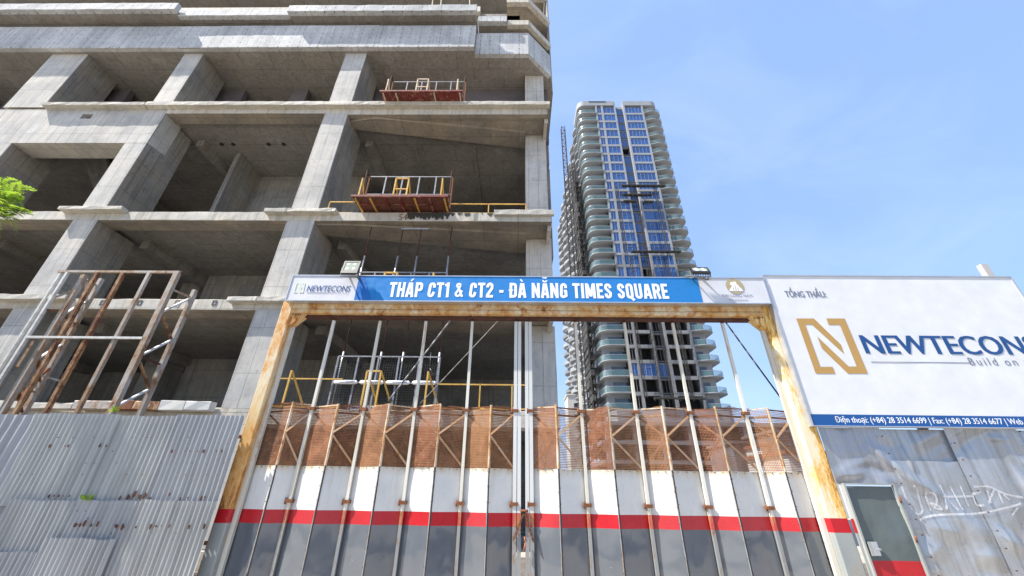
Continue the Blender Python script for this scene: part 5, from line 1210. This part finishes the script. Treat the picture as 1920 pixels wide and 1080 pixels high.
# ================================================================== RUSTY STEEL FRAME BEHIND THE LEFT FENCE
TF = thing('steel_lattice_frame', (-6.5, 8.3, 0), 'peeling white and rust brown steel lattice frame standing behind the corrugated fence', 'steel frame')
FD, RD = 8.3, 8.95; ztf = P(225, 510, FD).z
def vert(px, py, w, m, D=FD, top=None, h=None):
    x = PX(px, py, D); b = MB(); b.bar((x, D, 0), (x + random.uniform(-.02, .02), D, (top if top else ztf - .03)), w, h or w); b.build('upright', M[m], TF); return x
x1_ = vert(58, 600, .045, 'truss_white'); x1b = vert(72, 600, .06, 'truss_white'); x2_ = vert(98, 620, .10, 'truss', FD + .12); x3_ = vert(120, 620, .075, 'truss_rust')
x4_ = vert(122, 640, .085, 'truss', RD, P(192, 523, RD).z); x5_ = vert(160, 640, .075, 'truss_rust'); x6_ = vert(213, 640, .07, 'truss_rust' if False else 'truss'); x7_ = vert(273, 640, .12, 'truss', FD, None, .10); x8_ = vert(322, 640, .085, 'truss', RD, P(366, 544, RD).z); x8b = vert(327, 640, .04, 'truss', RD + .06, P(371, 550, RD).z)
xt0, xt1 = PX(108, 513, FD), PX(339, 507, FD)
b = MB(); b.bar((xt0, FD, ztf), (xt1, FD, ztf), .06, .06); b.build('top_bar', M['truss'], TF)
b = MB(); b.bar((xt0, FD + .08, ztf + .05), (xt1, FD + .06, ztf + .05), .03); b.build('top_bar', M['rust'], TF)
b = MB(); zc_ = P(160, 634, FD).z; b.bar((PX(52, 636, FD), FD - .03, zc_), (PX(272, 632, FD), FD - .03, zc_), .06, .05); b.build('cross_bar', M['truss_white'], TF)
b = MB(); b.bar((x1b, FD + .02, P(90, 580, FD).z), (x2_, FD + .1, P(90, 580, FD).z), .03); b.build('cross_bar', M['rust'], TF)
def zig(xa_, ya_, xb_, yb2, rows, w=.05):
    for (pa, pb, m) in rows:
        b = MB(); b.bar((xa_, ya_, P(300, pa, FD).z), (xb_, yb2, P(300, pb, RD).z), w, w * .8); b.build('lattice_bar', M[m], TF)
zig(x7_, FD + .06, x8_, RD - .05, [(541, 558, 'truss'), (582, 562, 'truss_white'), (585, 636, 'truss_rust'), (664, 640, 'truss_white'), (668, 684, 'dkrust'), (675, 728, 'truss_rust'), (760, 732, 'truss_white')])
zig(x2_, FD + .18, x4_, RD - .05, [(520, 537, 'truss'), (518, 566, 'truss_white'), (582, 568, 'truss_white'), (594, 608, 'truss'), (596, 634, 'truss'), (668, 650, 'truss_white'), (672, 718, 'rust'), (725, 738, 'truss'), (735, 776, 'rust')])
for (pa, ya, pb, yb_, m) in ((30, 690, 62, 640, 'truss_rust'), (40, 740, 92, 690, 'rust'), (96, 560, 150, 540, 'truss'), (60, 700, 120, 716, 'truss')):
    b = MB(); b.bar(P(pa, ya, FD + .3), P(pb, yb_, RD - .1), .045, .04); b.build('lattice_bar', M[m], TF)
# ================================================================== CABLES
def cable(a, c, sag, r, m, label, cat='cable'):
    a, c = Vector(a), Vector(c); pts = [a.lerp(c, t / 10) - Vector((0, 0, sag * math.sin(math.pi * t / 10))) for t in range(11)]; b = MB(); b.path(pts, r); tag(b.build('cable' if cat == 'cable' else cat, M[m]), label, cat)
cable(P(1352, 592, 7.3), P(1478, 765, 7.3), .01, .014, 'cable', 'dark slanting cable against the sky in the right end of the gate opening')
cable(P(853, 590, 7.4), P(728, 752, 7.9), 0, .016, 'steel', 'grey slanting rod in front of the dark storey, the left one of two')
cable(P(943, 592, 7.4), P(788, 757, 7.9), 0, .009, 'rope', 'thin pale rope slanting beside the grey rod in the gate opening', 'rope')
lp = [P(828, 625, 14.4), P(826, 660, 14.4), P(820, 695, 14.4), P(812, 703, 14.4), P(806, 690, 14.4), P(808, 660, 14.4)]
b = MB(); b.path(lp, .015); tag(b.build('cable', M['steel']), 'thin looped cable hanging beside the meshed platform cage', 'cable')
# ================================================================== TREE AT THE LEFT EDGE
TR = thing('street_tree', (-12.4, 6.0, 0), 'tree with feathery yellow green leaves reaching in at the left edge of the photo', 'tree')
b = MB(); tp = [Vector((-12.4, 6.0, -0.02)), Vector((-12.3, 5.95, 1.4)), Vector((-12.5, 5.9, 2.7)), Vector((-12.3, 5.8, 3.8))]
for i in range(3): b.tube(tp[i], tp[i + 1], .16 - .03 * i, .13 - .03 * i, 10)
b.build('trunk', M['bark'], TR)
tipA = P(48, 372, 5.6); cen = Vector((-11.6, 5.7, 5.4)); br = MB(); lf = MB()
def frond(p, d, ln):
    d = d.normalized(); side = d.cross(Vector((0, 0, 1))).normalized(); up = side.cross(d)
    n = int(ln / .042)
    for k in range(n):
        t = (k + 1) / n; q = p + d * ln * t - Vector((0, 0, .25 * ln * t * t)); w = ln * .34 * math.sin(math.pi * min(1, .15 + t * .85)) + .012
        for s in (-1, 1):
            e = q + side * s * w + d * .02 + Vector((0, 0, random.uniform(-.015, .01))); m_ = (q + e) / 2; h = d * .019
            lf.add([q, m_ + h, e, m_ - h], [(0, 1, 2, 3)])
    br.tube(p, p + d * ln - Vector((0, 0, .25 * ln)), .004, .002, 4)
ends = []
for k in range(60):
    a = random.uniform(0, 6.283); el = random.uniform(-.3, 1.2); r_ = random.uniform(.6, 1.0)
    e = tp[3] + Vector((math.cos(a) * math.cos(el) * 2.0, math.sin(a) * math.cos(el) * 1.6, .9 + math.sin(el) * 1.5)) * r_
    if e.x > -10.6: e.x = -10.6 - random.random() * .4
    mid = tp[3].lerp(e, .5) + Vector((0, 0, .15)); br.tube(tp[3], mid, .05, .03, 6); br.tube(mid, e, .03, .008, 5); ends.append((e, (e - tp[3])))
for (e, d) in ends:
    for k in range(9): frond(e - d * random.uniform(0, .5), Vector((random.uniform(-1, 1), random.uniform(-1, 1), random.uniform(-.6, .6))) + d.normalized() * .6, random.uniform(.25, .42))
tips = [P(*q, 5.6) for q in ((14, 342), (34, 350), (16, 372), (34, 388), (44, 394), (10, 402), (2, 360), (22, 408), (-10, 380), (-20, 350), (28, 366), (4, 335), (38, 376), (0, 395))]
root = P(-120, 392, 5.6); br.tube(tp[3], root, .05, .03, 6)
for q in tips:
    br.tube(root, q, .012, .005, 5)
    for k in range(5): frond(q - (q - root).normalized() * random.uniform(0, .35), Vector((random.uniform(.1, 1), random.uniform(-.4, .4), random.uniform(-.6, .5))), random.uniform(.22, .36))
br.build('branches', M['bark'], TR); tag(lf.build('crown', M['leaf'], TR))
# weeds
def weed(px, py, D, label, s=.12):
    p = P(px, py, D); b = MB()
    for k in range(16):
        a = random.uniform(0, 6.283); e = p + Vector((math.cos(a) * s * random.uniform(.5, 1.2), math.sin(a) * s * .3 - .03, s * random.uniform(.1, .9))); sd_ = (e - p).cross(Vector((0, 1, .2))).normalized() * s * .13; m_ = p.lerp(e, .6)
        b.add([p, m_ + sd_, e, m_ - sd_], [(0, 1, 2, 3)])
    tag(b.build('weed', M['leaf']), label, 'plant')
weed(212, 773, 6.95, 'small green weed growing on the top edge of the corrugated fence', .13); weed(163, 938, 6.66, 'small green weed growing out of the lap between corrugated sheets', .12)
